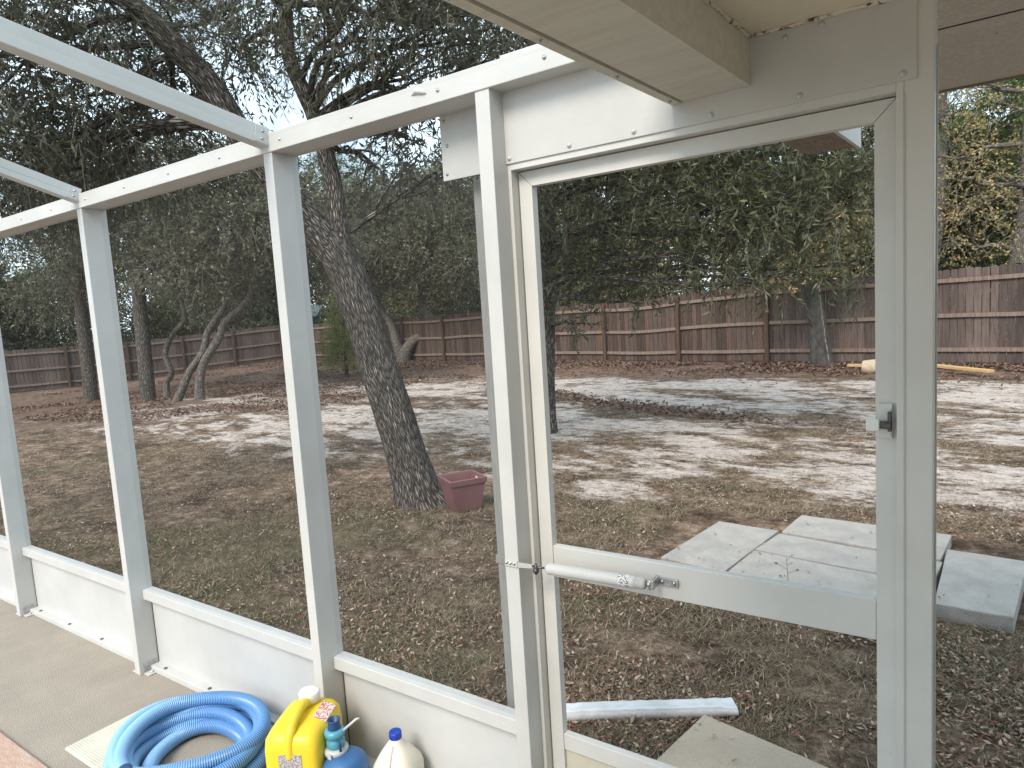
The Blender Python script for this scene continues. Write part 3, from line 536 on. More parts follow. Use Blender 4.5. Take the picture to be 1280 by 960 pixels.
# --- trees beyond the fences: a few built, the rest copied
def fartree(name,label,leafm,h,rad,ntw,ll,lw,low,bark,seed,bare=0):
    random.seed(seed); tp=[(0,0,-.3,.30),(0.02,0,.6,.22),(random.uniform(-.4,.4),random.uniform(-.4,.4),h*.4,.18),(random.uniform(-.7,.7),random.uniform(-.7,.7),h*.7,.12),(random.uniform(-.7,.7),random.uniform(-.7,.7),h,.03)]
    cl=[]
    for i in range(16):
        a=i*2.4; f=i/15; z=low+(h-low)*f; rr=rad*(.25+.6*random.random())*(1.15-f*.75); q=rad*random.uniform(.24,.38)*(1.15-.4*f); cl.append((rr*math.cos(a),rr*math.sin(a),z,q,q,q*.7))
    return tree(name,(0,0,0),[tp],cl,ntw,9,.7,ll,lw,leafm,bark,label,'trees beyond the fences',nt=10,limbr=.08,twigr=.01,spread=1.0,twigs=bare>0)
G1='dense olive green oak behind the fence'; 
protos=[fartree('oak_tree','olive oak standing beyond the fence',LEAFO,8.5,4.0,2600,.20,.085,1.2,BARKF,1),
        fartree('oak_tree','grey green oak standing beyond the fence',LEAFG,10.5,4.4,2900,.20,.085,1.6,BARKF,2),
        fartree('pine_tree','tall green pine beyond the fence with tufted boughs',LEAFP,13,2.8,2300,.24,.035,4.5,PINEB,3),
        fartree('bare_tree','half bare yellow leaved tree beyond the back fence',LEAFY,9,3.4,650,.09,.055,1.5,BARKL,4,1),
        fartree('shrub_tree','low dark green thicket tree beyond the fence',LEAFD,5,3.2,2200,.18,.08,.6,BARKF,5)]
random.seed(99)
def place(k,x,y,sc,rz,label,first=[True]*5):
    o=protos[k]
    if first[k]: first[k]=False
    else: o=copy_tree(protos[k])
    o.location=(x,y,float(groundz(x,y))); o.scale=(sc,sc,sc*random.uniform(.9,1.12)); o.rotation_euler=(0,0,rz); o['label']=label; return o
far=[]
x=4.0
KN=['olive green oak','grey green oak','tall pine','half bare yellow tree','dark thicket']
row=[(4,24,3,1.0),(.6,23.5,3,1.05),(-1.6,27,3,1.1),(2.6,28,2,1.1),(1.2,33,2,1.3),(-4.2,24,3,1.0),(-6.5,27,0,.75),(-9,24.5,3,.85),(-11.5,27,1,.75),(-14,24.8,0,.85),(-18,26,1,.8),(-22,27,0,.95),(-26,28,1,.9),(-30,29,0,.9),
     (0,36,4,1.5),(-5,35,4,1.3),(-10,34,2,1.1),(-3,40,1,1.0),(-15,33,4,1.3),(-14,40,2,1.1),(-21,36,2,1.1),(-27,36,1,1.1),(-8,44,0,1.1),(3,42,1,1.1),(-34,38,0,1.1),(-40,36,2,1.2),(5,31,4,1.3),(-1,30,4,1.15),
     (-38,24,1,.9),(-39,17.5,0,.95),(-40,11,1,1.0),(-41,5,0,1.0),(-46,20,2,1.1),(-47,13,1,1.2),(-48,6,2,1.2),(-46,27,4,.8),(-50,0,0,1.2),(-55,14,1,1.4),(-47,33,4,1.5),(-50,36,1,.9),(-52,30,4,1.5),(-44,40,4,1.6),(-36.5,10,4,1.0),(-38,3.5,4,1.1),(-39,12,4,1.2),(-33,33,4,1.1),(-38,28,4,1.0),(-38,7.5,4,.9),(-37.5,14,4,.85),(-38,20.5,4,.7)]
def px_of(x,y,z=3):
    d=Vector((x,y,z-1.63)); return 640+851.43*d.dot(r)/d.dot(F), d.dot(F)
BAYS=[(-200,28,'far left strip'),(28,140,'leftmost full bay'),(140,370,'second full bay'),(370,606,'bay with the leaning oak'),(606,1110,'doorway'),(1110,1400,'gap right of the door post')]
vis=[]
for t_ in row:
    px,dp=px_of(t_[0],t_[1])
    if dp>0 and -170<px<1400: vis.append((dp,px,t_))
vis.sort(); cnt={}
ORD=['nearest','second','third','fourth nearest','fifth nearest','sixth nearest','seventh nearest']
for dp,px,(xx,yy,k,sc) in vis:
    bay=[b[2] for b in BAYS if b[0]<=px<b[1]][0]; n_=cnt.get((bay,k),0); cnt[(bay,k)]=n_+1
    far.append(place(k,xx,yy,sc,random.uniform(0,6.28),ORD[n_]+' '+KN[k]+' beyond the fence in the '+bay))

# a neighbour's house glimpsed above the far corner
hh=empty('house',(-44.2,31.0,-.3),R(38),'low teal house glimpsed between trees beyond the fence corner','house')
MB().box(-4.5,4.5,-2,2,0,2.45).build('wall',HWALL,hh)
rm=MB(); rm.add([(-5,-2.6,2.4),(5,-2.6,2.4),(5,2.6,2.4),(-5,2.6,2.4),(-5,0,3.25),(5,0,3.25)],[(0,1,5,4),(2,3,4,5),(0,4,3),(1,2,5),(3,2,1,0)]); rm.build('roof',HROOF,hh)
for i in range(4):
    wo=MB().box(-3.6+i*2.1,-2.5+i*2.1,-2.04,-2.0,1.1,2.15).build('window_frame',WHITE,hh)
    MB().box(-3.5+i*2.1,-2.6+i*2.1,-2.06,-2.043,1.2,2.05).build('pane',HGLASS,wo)

# ================================================================= SCREEN ENCLOSURE
en=empty('screen_enclosure',(0,0,0),0,'white aluminium screen enclosure wall and roof framing around the patio','enclosure')
YI,YO=1.496,1.602
POSTS=[-7.55,-6.15,-4.752,-3.360,-1.998]
def rivet(mb,p,nrm,rad=.0045):
    n_=Vector(nrm); M_=Matrix.Translation(p)@n_.to_track_quat('Z','Y').to_matrix().to_4x4(); mb.lathe([(rad*1.5,0),(rad*1.5,.001),(rad,.0015),(rad*.7,.004),(rad*.1,.005)],n=10,mat=M_)
def post(x,w_=.045,y0=YI,y1=YO,top=2.224,foot=True):
    p=box('post',WHITE,en,x,x+w_,y0,y1,0,top,.002)
    if foot:
        MB().box(x-.004+w_,x+w_+.003,y0+.02,y0+.075,.004,.055,bev=.001).build('bracket',STEEL,p)
        pl=MB().box(x+w_+.003,x+w_+.048,y0+.015,y0+.07,.001,.006,bev=.001); pl.lathe([(.009,0),(.009,.006),(.003,.008)],c=(x+w_+.028,y0+.042,.006),n=6); pl.box(x-.03,x-.001,y0+.002,y0+.03,.001,.005); pl.build('foot_plate',WHITE,p)
        MB().box(x+w_-.001,x+w_+.0012,YO-.006,YO-.003,.03,.36).build('seam',SEAM,p)
    return p
for x_ in POSTS: post(x_)
post(-1.100,.046,YI,1.60,2.224,foot=False)
# bays: rail, bottom plate, kick plate, screen
bx_=POSTS+[-1.100]
for i in range(len(bx_)-1):
    a=bx_[i]+.045; b=bx_[i+1]
    box('chair_rail',WHITE,en,a-.0,b,1.553,1.604,.361,.408,.002)
    bp_=MB().box(a+.004,b,1.547,1.598,.0,.03,bev=.003)
    bo=bp_.build('bottom_plate',WHITE,en)
    for t in (.08,.36,.64,.9):
        MB().lathe([(.009,0),(.009,.003),(.004,.006),(.001,.007)],c=(a+(b-a)*t,1.566,.0295),n=8).build('bolt',DARKM,bo)
    box('kick_plate',KICK,en,a,b,1.590,1.594,.03,.361,0)
    MB().box(a+.0012,a+.005,1.5885,1.5895,.031,.36).build('seam',SEAM,en)
    MB().add([(a,1.575,.408),(b,1.575,.408),(b,1.575,2.205),(a,1.575,2.205)],[(0,1,2,3)]).build('screen_panel',SCREEN,en)
# top beam with screws
tb=MB().box(-9,-.2,YI-.004,YO,2.2052,2.267,bev=.002).build('top_beam',WHITE,en)
def screws(parent,pts,nrm,rad,mat_=None):
    for p in pts: k_=MB(); rivet(k_,p,nrm,rad); k_.build('screw',mat_ or STEEL,parent)
screws(tb,[(-5.3+.34*k,YI-.004,2.236) for k in range(14)],(0,-1,0),.004)
MB().tube([(-1.315,1.494,2.243),(-1.295,1.490,2.250),(-1.275,1.491,2.244),(-1.262,1.493,2.236)],[.003,.008,.007,.003],10).build('caulk_blob',WHITE,tb)
# roof beams rising inwards
for (x_,sl,zb) in ((-7.5,.32,2.232),(-6.1,.32,2.232),(-4.75,.32,2.232),(-3.365,.32,2.230),(-2.005,.175,2.222)):
    L=3.6; ang=math.atan(sl); Mx=Matrix.Translation((x_,YI-.003,zb))@Matrix.Rotation(-ang,4,'X')
    rb=MB().box(0,.045,-L,0,0,.062,mat=Mx,bev=.002).build('roof_beam',WHITE,en)
    g=MB().box(.0452,.0475,-.055,-.003,.004,.058,mat=Mx,bev=.0008); cb=g.build('clip',WHITE,rb)
    screws(cb,[Mx@Vector((.0475,-.028,zz)) for zz in (.018,.043)],(1,0,0),.004)
rbx=[(-7.5,.32,2.262),(-6.1,.32,2.262),(-4.75,.32,2.262),(-3.365,.32,2.26),(-2.005,.175,2.252),(-.62,.175,2.252)]
for i in range(len(rbx)-1):
    (xa,sa_,za),(xb,sb_,zb)=rbx[i],rbx[i+1]; y0=1.495; y1=-2
    MB().add([(xa+.045,y0,za),(xb,y0,zb),(xb,y1,zb+sb_*(y0-y1)),(xa+.045,y1,za+sa_*(y0-y1))],[(0,1,2,3)]).build('roof_screen',SCREEN,en)
# small header panel left of the door post
hp=box('header_panel',WHITE,en,-1.312,-1.056,1.603,1.607,2.022,2.262,0)
screws(hp,((-1.297,1.603,2.04),(-1.297,1.603,2.19),(-1.29,1.603,2.12)),(0,-1,0),.0035)
# door header panel and right post
hp=box('header_panel',WHITE,en,-1.054,-.1045,1.556,1.5595,2.0208,2.30,.0006)
screws(hp,[(-1.054+.95*t,1.556,2.034) for t in (.012,.205,.39,.585,.78,.975)]+[(-.34,1.556,2.155),(-.27,1.556,2.163)],(0,-1,0),.0045,WHITE)
pr=box('post',WARMLITW,en,-.1265,-.0765,1.560,1.662,0,2.45,.002); pr['label']='right hand door post running up past the header'
MB().box(-.1265,-.1245,1.5585,1.5598,0,2.0).build('seam',GREYC,pr)
# door frame (jambs and head)
box('door_jamb',WARMLITW,en,-1.0538,-1.043,1.5605,1.640,0,2.0225,.001)
box('door_jamb',WARMLITW,en,-.1400,-.1268,1.5605,1.640,0,2.0225,.001)
box('door_head',WARMLITW,en,-1.043,-.1402,1.5605,1.640,2.004,2.0225,.001)
# screens and stub wall right of the post
MB().add([(-.076,1.62,0.02),(3,1.62,.02),(3,1.62,2.1),(-.076,1.62,2.1)],[(0,1,2,3)]).build('screen_panel',SCREEN2,en)
MB().box(-.0762,-.0735,1.615,1.6275,0,2.09).build('spline',TEAL if False else GREYC,en)

# ================================================================= SCREEN DOOR
dr=empty('screen_door',(-.99,1.60,.02),0,'closed white aluminium screen door with a mid rail and latch','door')
def dbox(nm,m_,x0,x1,y0,y1,z0,z1,par=None,bev=.002):
    o=box(nm,m_,par or dr,x0,x1,y0,y1,z0,z1,bev)
    if par is None or par is dr: o.location=-Vector(dr.location)
    return o
D0,D1=1.592,1.617; XL,XR=-1.040,-.1415; TOP=2.001
def frame_piece(nm,pts,y0,y1):
    mb=MB(); v=[(x,y0,z) for x,z in pts]+[(x,y1,z) for x,z in pts]; n_=len(pts)
    mb.add(v,[tuple(range(n_)),tuple(range(2*n_-1,n_-1,-1))]+[(i+n_,(i+1)%n_+n_,(i+1)%n_,i) for i in range(n_)])
    o=mb.build(nm,WARMLITW,dr); o.location=-Vector(dr.location); return o
SW=.040
frame_piece('stile',[(XL,.03),(XL+SW,.03),(XL+SW,TOP-SW-.0008),(XL,TOP-.0008)],D0,D1)
frame_piece('stile',[(XR-SW,.03),(XR,.03),(XR,TOP-.0008),(XR-SW,TOP-SW-.0008)],D0,D1)
frame_piece('top_rail',[(XL+.0012,TOP),(XL+SW+.0008,TOP-SW),(XR-SW-.0008,TOP-SW),(XR-.0012,TOP)],D0,D1)
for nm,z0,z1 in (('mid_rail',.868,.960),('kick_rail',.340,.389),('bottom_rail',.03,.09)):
    dbox(nm,WARMLITW,XL+SW+.0005,XR-SW-.0005,D0+.001,D1-.001,z0,z1)
for nm,z0,z1 in (('screen',.96,TOP-SW),('screen',.389,.868)):
    o=MB().add([(XL+SW,D1-.006,z0),(XR-SW,D1-.006,z0),(XR-SW,D1-.006,z1),(XL+SW,D1-.006,z1)],[(0,1,2,3)]).build(nm,SCREEN2,dr); o.location=-Vector(dr.location)
dbox('kick_panel',CREAM,XL+SW,XR-SW,D0+.011,D0+.014,.09,.34,bev=0)
# latch
lt_=dbox('latch',WARMLITW,-.176,-.149,D0-.012,D0-.0005,1.318,1.392)
MB().box(-.154,-.1515,D0-.018,D0-.0125,1.325,1.380,bev=.0005).build('strike',STEEL,lt_)
MB().box(-.172,-.150,D0-.030,D0-.012,1.342,1.356,bev=.002).box(-.157,-.150,D0-.026,D0-.012,1.336,1.376,bev=.001).build('bolt',DARKM,lt_)
MB().box(-.196,-.171,D0-.034,D0-.026,1.338,1.362,bev=.002).build('lever',CLEARP,lt_)
# closer
cl_=dbox('door_closer',WHITE,-1.098,-1.056,1.491,1.4955,.921,.938,bev=.001)
MB().add([(-1.062,1.4945,.921),(-1.062,1.4945,.936),(-1.02,1.515,.928),(-1.02,1.515,.918),(-1.062,1.4905,.921),(-1.062,1.4905,.936),(-1.02,1.511,.928),(-1.02,1.511,.918)],[(0,1,2,3),(7,6,5,4),(0,3,7,4),(1,5,6,2),(2,6,7,3),(0,4,5,1)]).build('bracket_arm',WHITE,cl_)
screws(cl_,[(-1.092+.013*i,1.491,.931) for i in range(3)],(0,-1,0),.0035)
k=MB().tube([(-1.03,1.515,.923),(-1.0,1.524,.919),(-.98,1.53,.918)],.0032,8); k.lathe([(.008,0),(.009,.004),(.009,.010),(.004,.014)],c=(-1.012,1.518,.905),n=12); k.tube([(-1.012,1.518,.93),(-1.012,1.518,.90)],.004,8); k.build('rod',DARKM,cl_)
ax=[(-.984,1.5285,.9185),(-.978,1.529,.9185),(-.974,1.529,.9185),(-.735,1.549,.9165),(-.728,1.5495,.9165),(-.727,1.5495,.9165),(-.705,1.551,.9165),(-.700,1.5515,.9165)]
MB().tube(ax,[.011,.0150,.0160,.0160,.0160,.0148,.0148,.012],24).build('cylinder',WHITE,cl_)
MB().tube([(-.772,1.5460,.9167),(-.742,1.5485,.9167)],[.01625,.01625],24,cap=False).build('label',label_mat('closer_label',(.7,.7,.7),(.15,.15,.15),(260,260)),cl_)
k=MB().tube([(-.700,1.5515,.9165),(-.685,1.553,.9165)],.006,12); k.tube([(-.690,1.553,.928),(-.690,1.553,.903)],.0035,8)
k.box(-.688,-.678,1.548,1.590,.905,.928,bev=.001); k.box(-.680,-.628,1.5865,1.5915,.905,.925,bev=.001); rivet(k,(-.67,1.5865,.915),(0,-1,0),.004); rivet(k,(-.638,1.5865,.915),(0,-1,0),.004); k.build('mount',STEEL,cl_)

# ================================================================= PATIO ROOF
pr=empty('patio_roof',(0,0,0),0,'cream patio roof ceiling with its eave soffit at the top right','roof')
def skewbox(mb,x0,x1,y0,y1,z0,z1,sk=-.06,yr=1.558):
    f=lambda x,y:(x+ (yr-y)*sk)
    v=[(f(x,y),y,z) for x in (x0,x1) for y in (y0,y1) for z in (z0,z1)]
    return mb.add(v,[(0,1,3,2),(4,6,7,5),(0,4,5,1),(2,3,7,6),(0,2,6,4),(1,5,7,3)])
bb=skewbox(MB(),-.560,-.411,-2,1.555,2.076,2.24).build('box_beam',BEAMW,pr)
skewbox(skewbox(MB(),-.588,-.5665,-2,1.5551,2.0735,2.22),-.5665,-.5603,-2,1.555,2.082,2.22).build('drip_edge',BEAMW,bb)
screws(bb,[(-.577+(1.558-y_)*-.06,y_,2.0735) for y_ in (1.52,1.28,1.02,.8)],(0,0,-1),.004)
MB().box(-.56,4,-3,1.556,2.178,2.33).build('ceiling',CEIL,pr)
# ragged caulk bead where ceiling meets panel and beam
k=MB(); pts=[(-.4+.02*i,1.5535+random.uniform(-.001,.001),2.1755+random.uniform(-.0015,.0015)) for i in range(32)]; k.tube(pts,[.0045+random.uniform(-.0015,.002) for _ in pts],6)
pts=[(-.409-.06*(.02*i)*1.0+random.uniform(-.001,.001),1.552-.02*i,2.1755+random.uniform(-.0015,.0015)) for i in range(50)]; k.tube(pts,[.0048+random.uniform(-.0015,.002) for _ in pts],6); k.build('caulk_bead',CAULK,pr)
sf=MB().box(-.150,4,1.664,2.70,2.252,2.42).build('soffit',SOFFIT,pr); MB().box(-.149,4,2.064,2.070,2.2505,2.2525).build('seam',SEAM,sf); MB().box(-.151,4,2.7005,2.712,2.246,2.42).build('drip_edge',TAILW,sf)
MB().box(-.58,4,1.60,1.66,2.302,2.6).build('fascia',BEAMW,pr)
bt=MB(); skewbox(bt,-.54,-.392,1.69,2.50,2.085,2.22).build('beam_tail',TAILW,pr)
skewbox(MB(),-.3915,-.380,1.69,2.508,2.079,2.222).build('beam_trim',WHITE,pr)
MB().box(4.0,4.1,-4,1.5,.003,2.178).build('unseen_bounce_wall',CREAM,pr)  # unseen wall, added to shade the patio and bounce warm light

# downspout standing outside behind the door post
ds=empty('downspout',(-1.20,1.65,-.1),0,'dark grey vertical downspout standing outside left of the door post','downspout')
o=MB().box(-.043,.03,0,.05,0,2.12,bev=.006).build('pipe',GREYP,ds)
MB().box(-.046,.033,-.003,.054,.95,.975,bev=.001).build('strap',GREYP,ds)

# ================================================================= THINGS OUTSIDE
# planter
pl=empty('planter',(-3.80,4.60,-.09),R(-30),'square plum plastic planter at the foot of the leaning oak','planter')
def ringbox(mb,zs,hs,inner):
    v=[];f=[]
    for z,h_ in zip(zs,hs): v+=[(-h_,-h_,z),(h_,-h_,z),(h_,h_,z),(-h_,h_,z)]
    for i in range(len(zs)-1):
        for k in range(4): f.append((i*4+k,i*4+(k+1)%4,(i+1)*4+(k+1)%4,(i+1)*4+k))
    f.append((3,2,1,0)); m_=len(zs)-1; f.append((m_*4,m_*4+1,m_*4+2,m_*4+3)); return mb.add(v,f)
ringbox(MB(),[0,.02,.245,.246,.04,.04],[.115,.122,.158,.147,.115,.0],0).build('body',TERRA,pl)
ringbox(MB(),[.246,.25,.286,.292,.292,.286,.235],[.166,.172,.176,.172,.158,.152,.147],0).v
rimo=ringbox(MB(),[.240,.243,.288,.292,.292,.286,.244],[.160,.168,.175,.172,.157,.153,.147],0); rimo.f=rimo.f[:-2]; rimo.uv=rimo.uv[:-2]; rimo.sm=rimo.sm[:-2]; rimo.build('rim',TERRA,pl)
MB().box(-.115,.115,-.115,.115,.05,.08).build('soil',SOIL,pl)
MB().box(-.03,.012,.1445,.1475,.225,.262).build('sticker',WCAP,pl)
# pavers
def slab(name,quad,z0,z1,m_,label,cat,group=None):
    cx=sum(q[0] for q in quad)/4; cy=sum(q[1] for q in quad)/4
    bm=bmesh.new(); vb=[bm.verts.new((q[0]-cx,q[1]-cy,z0)) for q in quad]; vt=[bm.verts.new((q[0]-cx,q[1]-cy,z1)) for q in quad]
    bm.faces.new(vb[::-1]); bm.faces.new(vt)
    for i in range(4): bm.faces.new((vb[i],vb[(i+1)%4],vt[(i+1)%4],vt[i]))
    bmesh.ops.subdivide_edges(bm,edges=bm.edges[:],cuts=7,use_grid_fill=True)
    bmesh.ops.recalc_face_normals(bm,faces=bm.faces[:])
    for v in bm.verts:
        e=.004*mnoise.noise(Vector((v.co.x*7+cx*9,v.co.y*7,v.co.z*20))); v.co.z+=e*.6; v.co.x+=e; v.co.y+=e
    me=bpy.data.meshes.new(name); bm.to_mesh(me); bm.free(); me.materials.append(m_); o=bpy.data.objects.new(name,me); COL.objects.link(o); o.location=(cx,cy,0)
    md=o.modifiers.new('b','BEVEL'); md.width=.006; md.segments=2; md.limit_method='ANGLE'
    return tag(o,label,cat,group)
GP='concrete slabs laid beyond the door'
slab('concrete_slab',[(-1.71,4.03),(-1.275,3.985),(-1.165,4.86),(-1.60,4.90)],-.11,-.022,PAVER,'concrete slab at the left end of the group, laid lengthwise away from the patio','paving slab',GP)
slab('concrete_slab',[(-1.14,4.84),(-.19,4.69),(-.15,5.20),(-1.10,5.27)],-.11,-.020,PAVER,'farthest concrete slab of the three stacked side by side','paving slab',GP)
slab('concrete_slab',[(-1.215,4.43),(-.21,4.29),(-.18,4.66),(-1.15,4.80)],-.11,-.024,PAVER,'middle concrete slab of the three stacked side by side','paving slab',GP)
slab('concrete_slab',[(-1.255,3.985),(-.215,3.86),(-.21,4.26),(-1.215,4.395)],-.11,-.020,PAVER,'nearest of the three stacked slabs, a weed growing at its front edge','paving slab',GP)
slab('concrete_slab',[(-.19,4.0),(.145,3.99),(.24,4.86),(-.165,4.89)],-.11,-.018,PAVER,'concrete slab at the right end of the group, pale square top','paving slab',GP)
slab('concrete_step',[(-.98,2.02),(.3,1.72),(.55,2.2),(-.90,2.50)],-.12,-.018,STEPC,'tan concrete step slab on the ground just outside the door','step')
# weed between the slabs
wd=MB(); P0=Vector((-.92,3.99,-.1)); wd.tube([P0,P0+Vector((.01,0,.10)),P0+Vector((.0,.01,.22))],[.002,.0016,.001],5)
for i in range(7):
    q=P0+Vector((.005,.004,.04+.026*i)); a=i*2.3; e=q+Vector((math.cos(a)*.05,math.sin(a)*.03,.02)); wd.tube([q,e],[.0012,.0008],4)
    wd.add([e,e+Vector((.012*math.cos(a),.01,.008)),e+Vector((.03*math.cos(a),.0,.006)),e+Vector((.012*math.cos(a),-.01,.002))],[(0,1,2,3)])
tag(wd.build('weed',LEAFO),'small upright weed at the front edge of the nearest stacked slab','weed')
# loose downspout on the ground
gp=MB(); n_=26; prof=[]
for k in range(28):
    a=2*math.pi*k/28; c_,s_=math.cos(a),math.sin(a); rr=1+.06*math.cos(6*a); prof.append((.040*rr*math.copysign(abs(c_)**.5,c_),.026*rr*math.copysign(abs(s_)**.5,s_)))
A0=Vector((-1.60,2.17,-.066)); B0=Vector((-.84,2.69,-.066)); dd=(B0-A0).normalized(); nn=Vector((-dd.y,dd.x,0)); v=[]
for i in range(n_+1):
    t=i/n_; c_=A0.lerp(B0,t)+nn*.012*math.sin(t*5); sq=1-.35*S((t-.9)/.1) ; tw=.006*math.sin(t*90)
    for (a,b) in prof: q=c_+nn*(a*(1+.25*float(S((t-.9)/.1))))+Vector((0,0,b*sq+ (tw*.3 if b>.02 else 0))); v.append(q)
f=[]
for i in range(n_):
    for k in range(28): f.append((i*28+k,i*28+(k+1)%28,(i+1)*28+(k+1)%28,(i+1)*28+k))
f.append(tuple(range(27,-1,-1))); gp.add(v,f,True); tag(gp.build('loose_downspout',DSPOUT),'white ribbed downspout lying on the ground outside the door','downspout')
# log and planks by the fence
lg=MB(); pts,rr=smooth_path([(-2.02,15.75,.0,.15),(-1.7,15.72,.01,.17),(-1.2,15.7,.0,.165),(-.9,15.7,.0,.13)],6); lg.tube(pts,rr,20,jit=barkjit(.05,3)); tag(lg.build('log',LOG),'pale barkless log lying by the back fence','log')
def pk(a,b,w_,t,z,label):
    a=Vector(a);b=Vector(b);L=(b-a).length; M_=Matrix.Translation((*a,z))@Matrix.Rotation(math.atan2(b.y-a.y,b.x-a.x),4,'Z'); tag(MB().box(0,L,-w_/2,w_/2,0,t,mat=M_@Matrix.Rotation(R(1.0),4,'Y'),bev=.004).build('plank',PLANK),label,'plank','planks by the back fence')
pk((-.95,16.05),(.15,15.0),.16,.05,.01,'long fresh orange plank lying right of the log'); pk((-2.35,16.1),(-1.7,15.95),.14,.05,.0,'short plank end poking out behind the left end of the log')

# ================================================================= THINGS ON THE PATIO
# ribbed mat
mt=MB().box(-2.995,-2.70,1.035,1.345,.001,.010,bev=.002)
for i in range(30): mt.box(-2.992,-2.703,1.040+i*.0102,1.0455+i*.0102,.0095,.0135)
tag(mt.build('ribbed_mat',MATW),'white ribbed plastic board lying flat under the blue hose','mat')
# hose coil
hr=.0255; path=[]; N_=2400
loops=7.10; cx0,cy0=-2.452,1.262
ctrl=[]
for i in range(N_):
    t=i/(N_-1); a=-2.2+2*math.pi*loops*t; lp=loops*t
    rad=[.268,.245,.195,.160,.215,.262,.235,.250,.250]; k0=int(lp); fr=lp-k0; fr=fr*fr*(3-2*fr); rr=rad[k0]*(1-fr)+rad[min(k0+1,8)]*fr
    zz=[.028,.030,.030,.034,.070,.080,.112,.118,.12]; z=zz[k0]*(1-fr)+zz[min(k0+1,8)]*fr
    ox=[-.03,.01,.0,.02,-.03,.02,-.03,.02,.02]; o_x=ox[k0]*(1-fr)+ox[min(k0+1,8)]*fr
    path.append(Vector((cx0+o_x+rr*1.10*math.cos(a)+.012*math.sin(a*2.3+1), cy0+rr*math.sin(a)+.012*math.sin(a*1.7), z+.006*math.sin(a*3.1))))
# tail end that runs off along the floor to the front left
a_=path[0]; tail=[a_+Vector((-.02,.03,0))*0]
# resample evenly at rib pitch
def resample(P,st):
    o=[P[0]];acc=0
    for i in range(1,len(P)):
        seg=P[i]-P[i-1];L=seg.length
        while acc+L>=st:
            t=(st-acc)/L; q=P[i-1].lerp(P[i],t); o.append(q); P[i-1]=q; seg=P[i]-q; L=seg.length; acc=0
        acc+=L
    return o
rp=resample(path[:],.00195); rad=[hr+(.0015 if (i%4) in (0,1) else -.0015) for i in range(len(rp))]
ho=empty('vacuum_hose',(0,0,0),0,'coiled blue ribbed pool vacuum hose on the patio floor','hose')
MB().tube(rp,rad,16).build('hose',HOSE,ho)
e0=rp[-1]; e1=rp[-30]; dct=(e0-e1).normalized(); MB().tube([e0-dct*.01,e0+dct*.05,e0+dct*.055,e0+dct*.075],[.0275,.0275,.030,.030],20).build('cuff',NAVY,ho)
for (aa,idx) in ((0,.18),(1,.33)):
    q=rp[int(len(rp)*idx)]; q2=rp[int(len(rp)*idx)+6]; t_=(q2-q).normalized(); s_=t_.cross(Vector((0,0,1))).normalized(); up=s_.cross(t_); ring=[q+(s_*math.cos(2*math.pi*k/16)+up*math.sin(2*math.pi*k/16))*.0285 for k in range(17)]; MB().tube(ring,.0028,6).build('tie',SEAM,ho)

# jug builder: rounded body from superellipse sections
def sup(a,b,p,n=40):
    o=[]
    for k in range(n):
        t=2*math.pi*k/n; c_,s_=math.cos(t),math.sin(t); o.append((a*math.copysign(abs(c_)**p,c_),b*math.copysign(abs(s_)**p,s_)))
    return o
def loft(mb,secs,n=40,M_=None):
    v=[]
    for (z,a,b,p,ox,oy) in secs:
        for (x,y) in sup(a,b,p,n): q=Vector((x+ox,y+oy,z)); v.append(M_@q if M_ else q)
    f=[]
    for i in range(len(secs)-1):
        for k in range(n): f.append((i*n+k,i*n+(k+1)%n,(i+1)*n+(k+1)%n,(i+1)*n+k))
    f.append(tuple(range(n-1,-1,-1))); m_=(len(secs)-1)*n; f.append(tuple(m_+k for k in range(n))); return mb.add(v,f,True)
# yellow chlorine jug
yj=empty('chlorine_jug',(-1.880,1.348,0),R(118),'yellow plastic chlorine jug with white screw cap and side handle','jug')
loft(MB(),[(0,.105,.080,.35,0,0),(.006,.112,.086,.35,0,0),(.03,.116,.090,.30,0,0),(.24,.116,.090,.30,0,0),(.272,.113,.087,.32,0,0),(.290,.104,.076,.38,0,0),(.300,.08,.055,.5,.01,0),(.304,.04,.03,.7,.03,0)]).build('body',YEL,yj)
MB().lathe([(.034,.285),(.034,.296),(.030,.300),(.027,.304),(.027,.318)],c=(.058,0,0),n=28).build('neck',YEL,yj)
hd,hrr=smooth_path([(.045,0,.298,.015),(.025,0,.322,.0155),(-.02,0,.328,.0155),(-.068,0,.317,.0155),(-.098,0,.29,.0155),(-.106,0,.25,.015),(-.108,0,.225,.013)],6); MB().tube(hd,hrr,16).build('handle',YEL,yj)
cp_=MB(); v=[];n_=60
for (rr,z,rib) in ((.030,.312,0),(.0325,.313,1),(.0325,.340,1),(.0305,.344,0),(.012,.345,0),(.001,.345,0)):
    for k in range(n_):
        a=2*math.pi*k/n_; q=rr+(.0008 if (k%2 and rib) else 0); v.append((.058+q*math.cos(a),q*math.sin(a),z))
f=[]
for i in range(5):
    for k in range(n_): f.append((i*n_+k,i*n_+(k+1)%n_,(i+1)*n_+(k+1)%n_,(i+1)*n_+k))
cp_.add(v,f,True).build('cap',WCAP,yj)
MB().box(-.1180,-.1165,-.038,.034,.09,.240).build('label',LAB1,yj)
Ml=Matrix.Translation((.022,-.062,.2955))@Matrix.Rotation(R(24),4,'X'); MB().box(-.045,.045,-.022,.022,0,.0012,mat=Ml).build('warning_label',LAB2,yj)
yj.scale=(1.07,1.07,1.07)
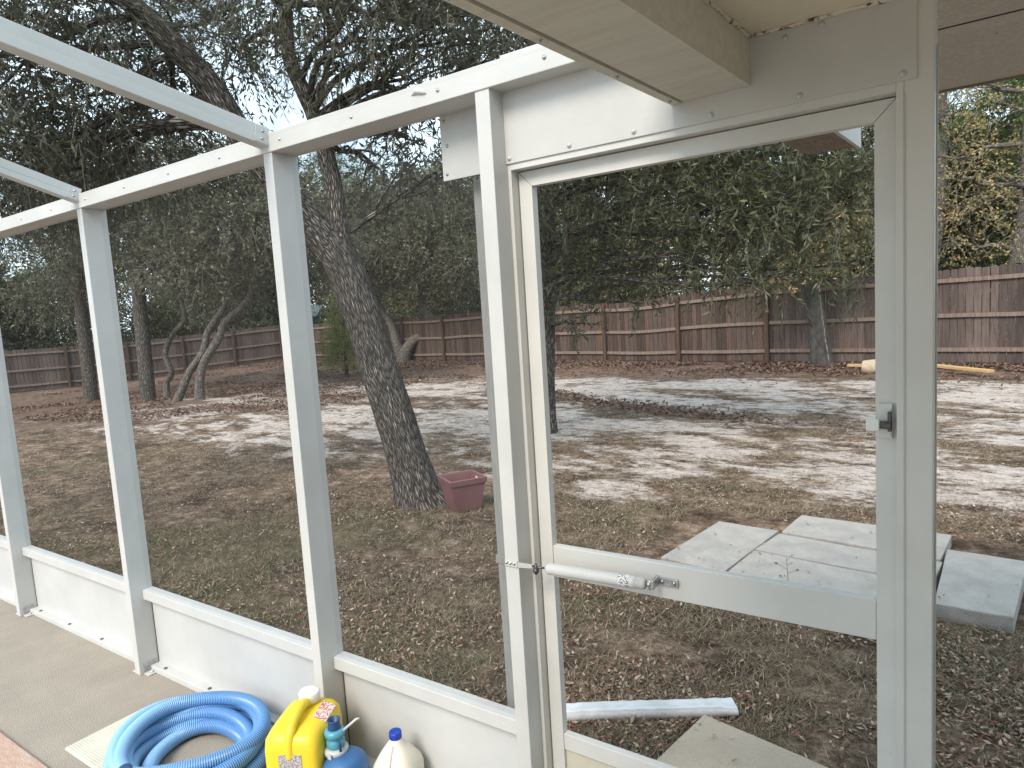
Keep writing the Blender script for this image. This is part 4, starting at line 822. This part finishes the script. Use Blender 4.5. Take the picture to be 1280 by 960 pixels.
# milky jug with blue cap
wj=empty('milky_jug',(-1.592,1.488,0),R(15),'milky white gallon jug with bright blue cap against the kick plate','jug')
loft(MB(),[(0,.066,.066,.55,0,0),(.006,.072,.072,.55,0,0),(.02,.075,.075,.55,0,0),(.145,.075,.075,.55,0,0),(.165,.071,.071,.6,0,0),(.195,.054,.054,.75,0,0),(.220,.036,.036,.9,0,0),(.238,.022,.022,1,0,0),(.255,.019,.019,1,0,0)]).build('body',MILK,wj)
hd,hrr=smooth_path([(.0,-.026,.232,.007),(.0,-.040,.215,.008),(.002,-.061,.185,.009),(.002,-.074,.155,.008),(.002,-.077,.13,.006)],5); MB().tube(hd,hrr,12).build('handle',MILK,wj)
MB().lathe([(.0205,.246),(.0212,.247),(.0212,.266),(.0195,.269),(.018,.2685),(.005,.268)],n=30).build('cap',BCAP,wj)
# blue float canister with teal nozzle
bc=empty('blue_canister',(-1.705,1.365,0),R(0),'dark blue round canister with teal nozzle collar between the two jugs','canister')
MB().lathe([(.068,0),(.075,.008),(.077,.04),(.077,.15),(.075,.185),(.068,.204),(.055,.217),(.040,.225),(.034,.226)],c=(.0,0,0),n=48).build('body',BLUE,bc)
MB().lathe([(.040,.196),(.040,.208),(.036,.214),(.026,.216)],c=(-.036,-.003,.027),n=32).box(-.030,-.014,-.046,-.040,.223,.239,bev=.001).build('base_ring',GREYC,bc)
MB().lathe([(.026,.214),(.030,.222),(.030,.238),(.026,.242),(.024,.250),(.033,.255),(.034,.268),(.030,.275),(.022,.278)],c=(-.036,-.003,.027),n=32).build('collar',TEAL,bc)
MB().lathe([(.021,.277),(.022,.283),(.0195,.292),(.021,.306),(.0215,.309),(.018,.309),(.017,.282),(.001,.281)],c=(-.036,-.003,.027),n=28).build('nozzle',NAVY,bc)
cl2=MB()
for s_ in (-1,1): cl2.tube([(-.036+s_*.033,-.013,.239),(-.036+s_*.037,-.017,.257),(-.036+s_*.030,-.017,.275)],[.004,.005,.003],8)
cl2.build('clip',NAVY,bc)
MB().tube([(-.009,.008,.297),(.012,.02,.317),(.032,.034,.336),(.040,.040,.338)],[.005,.004,.0045,.003],10).build('lever',GREYC,bc)
# folded label bag edge between jugs
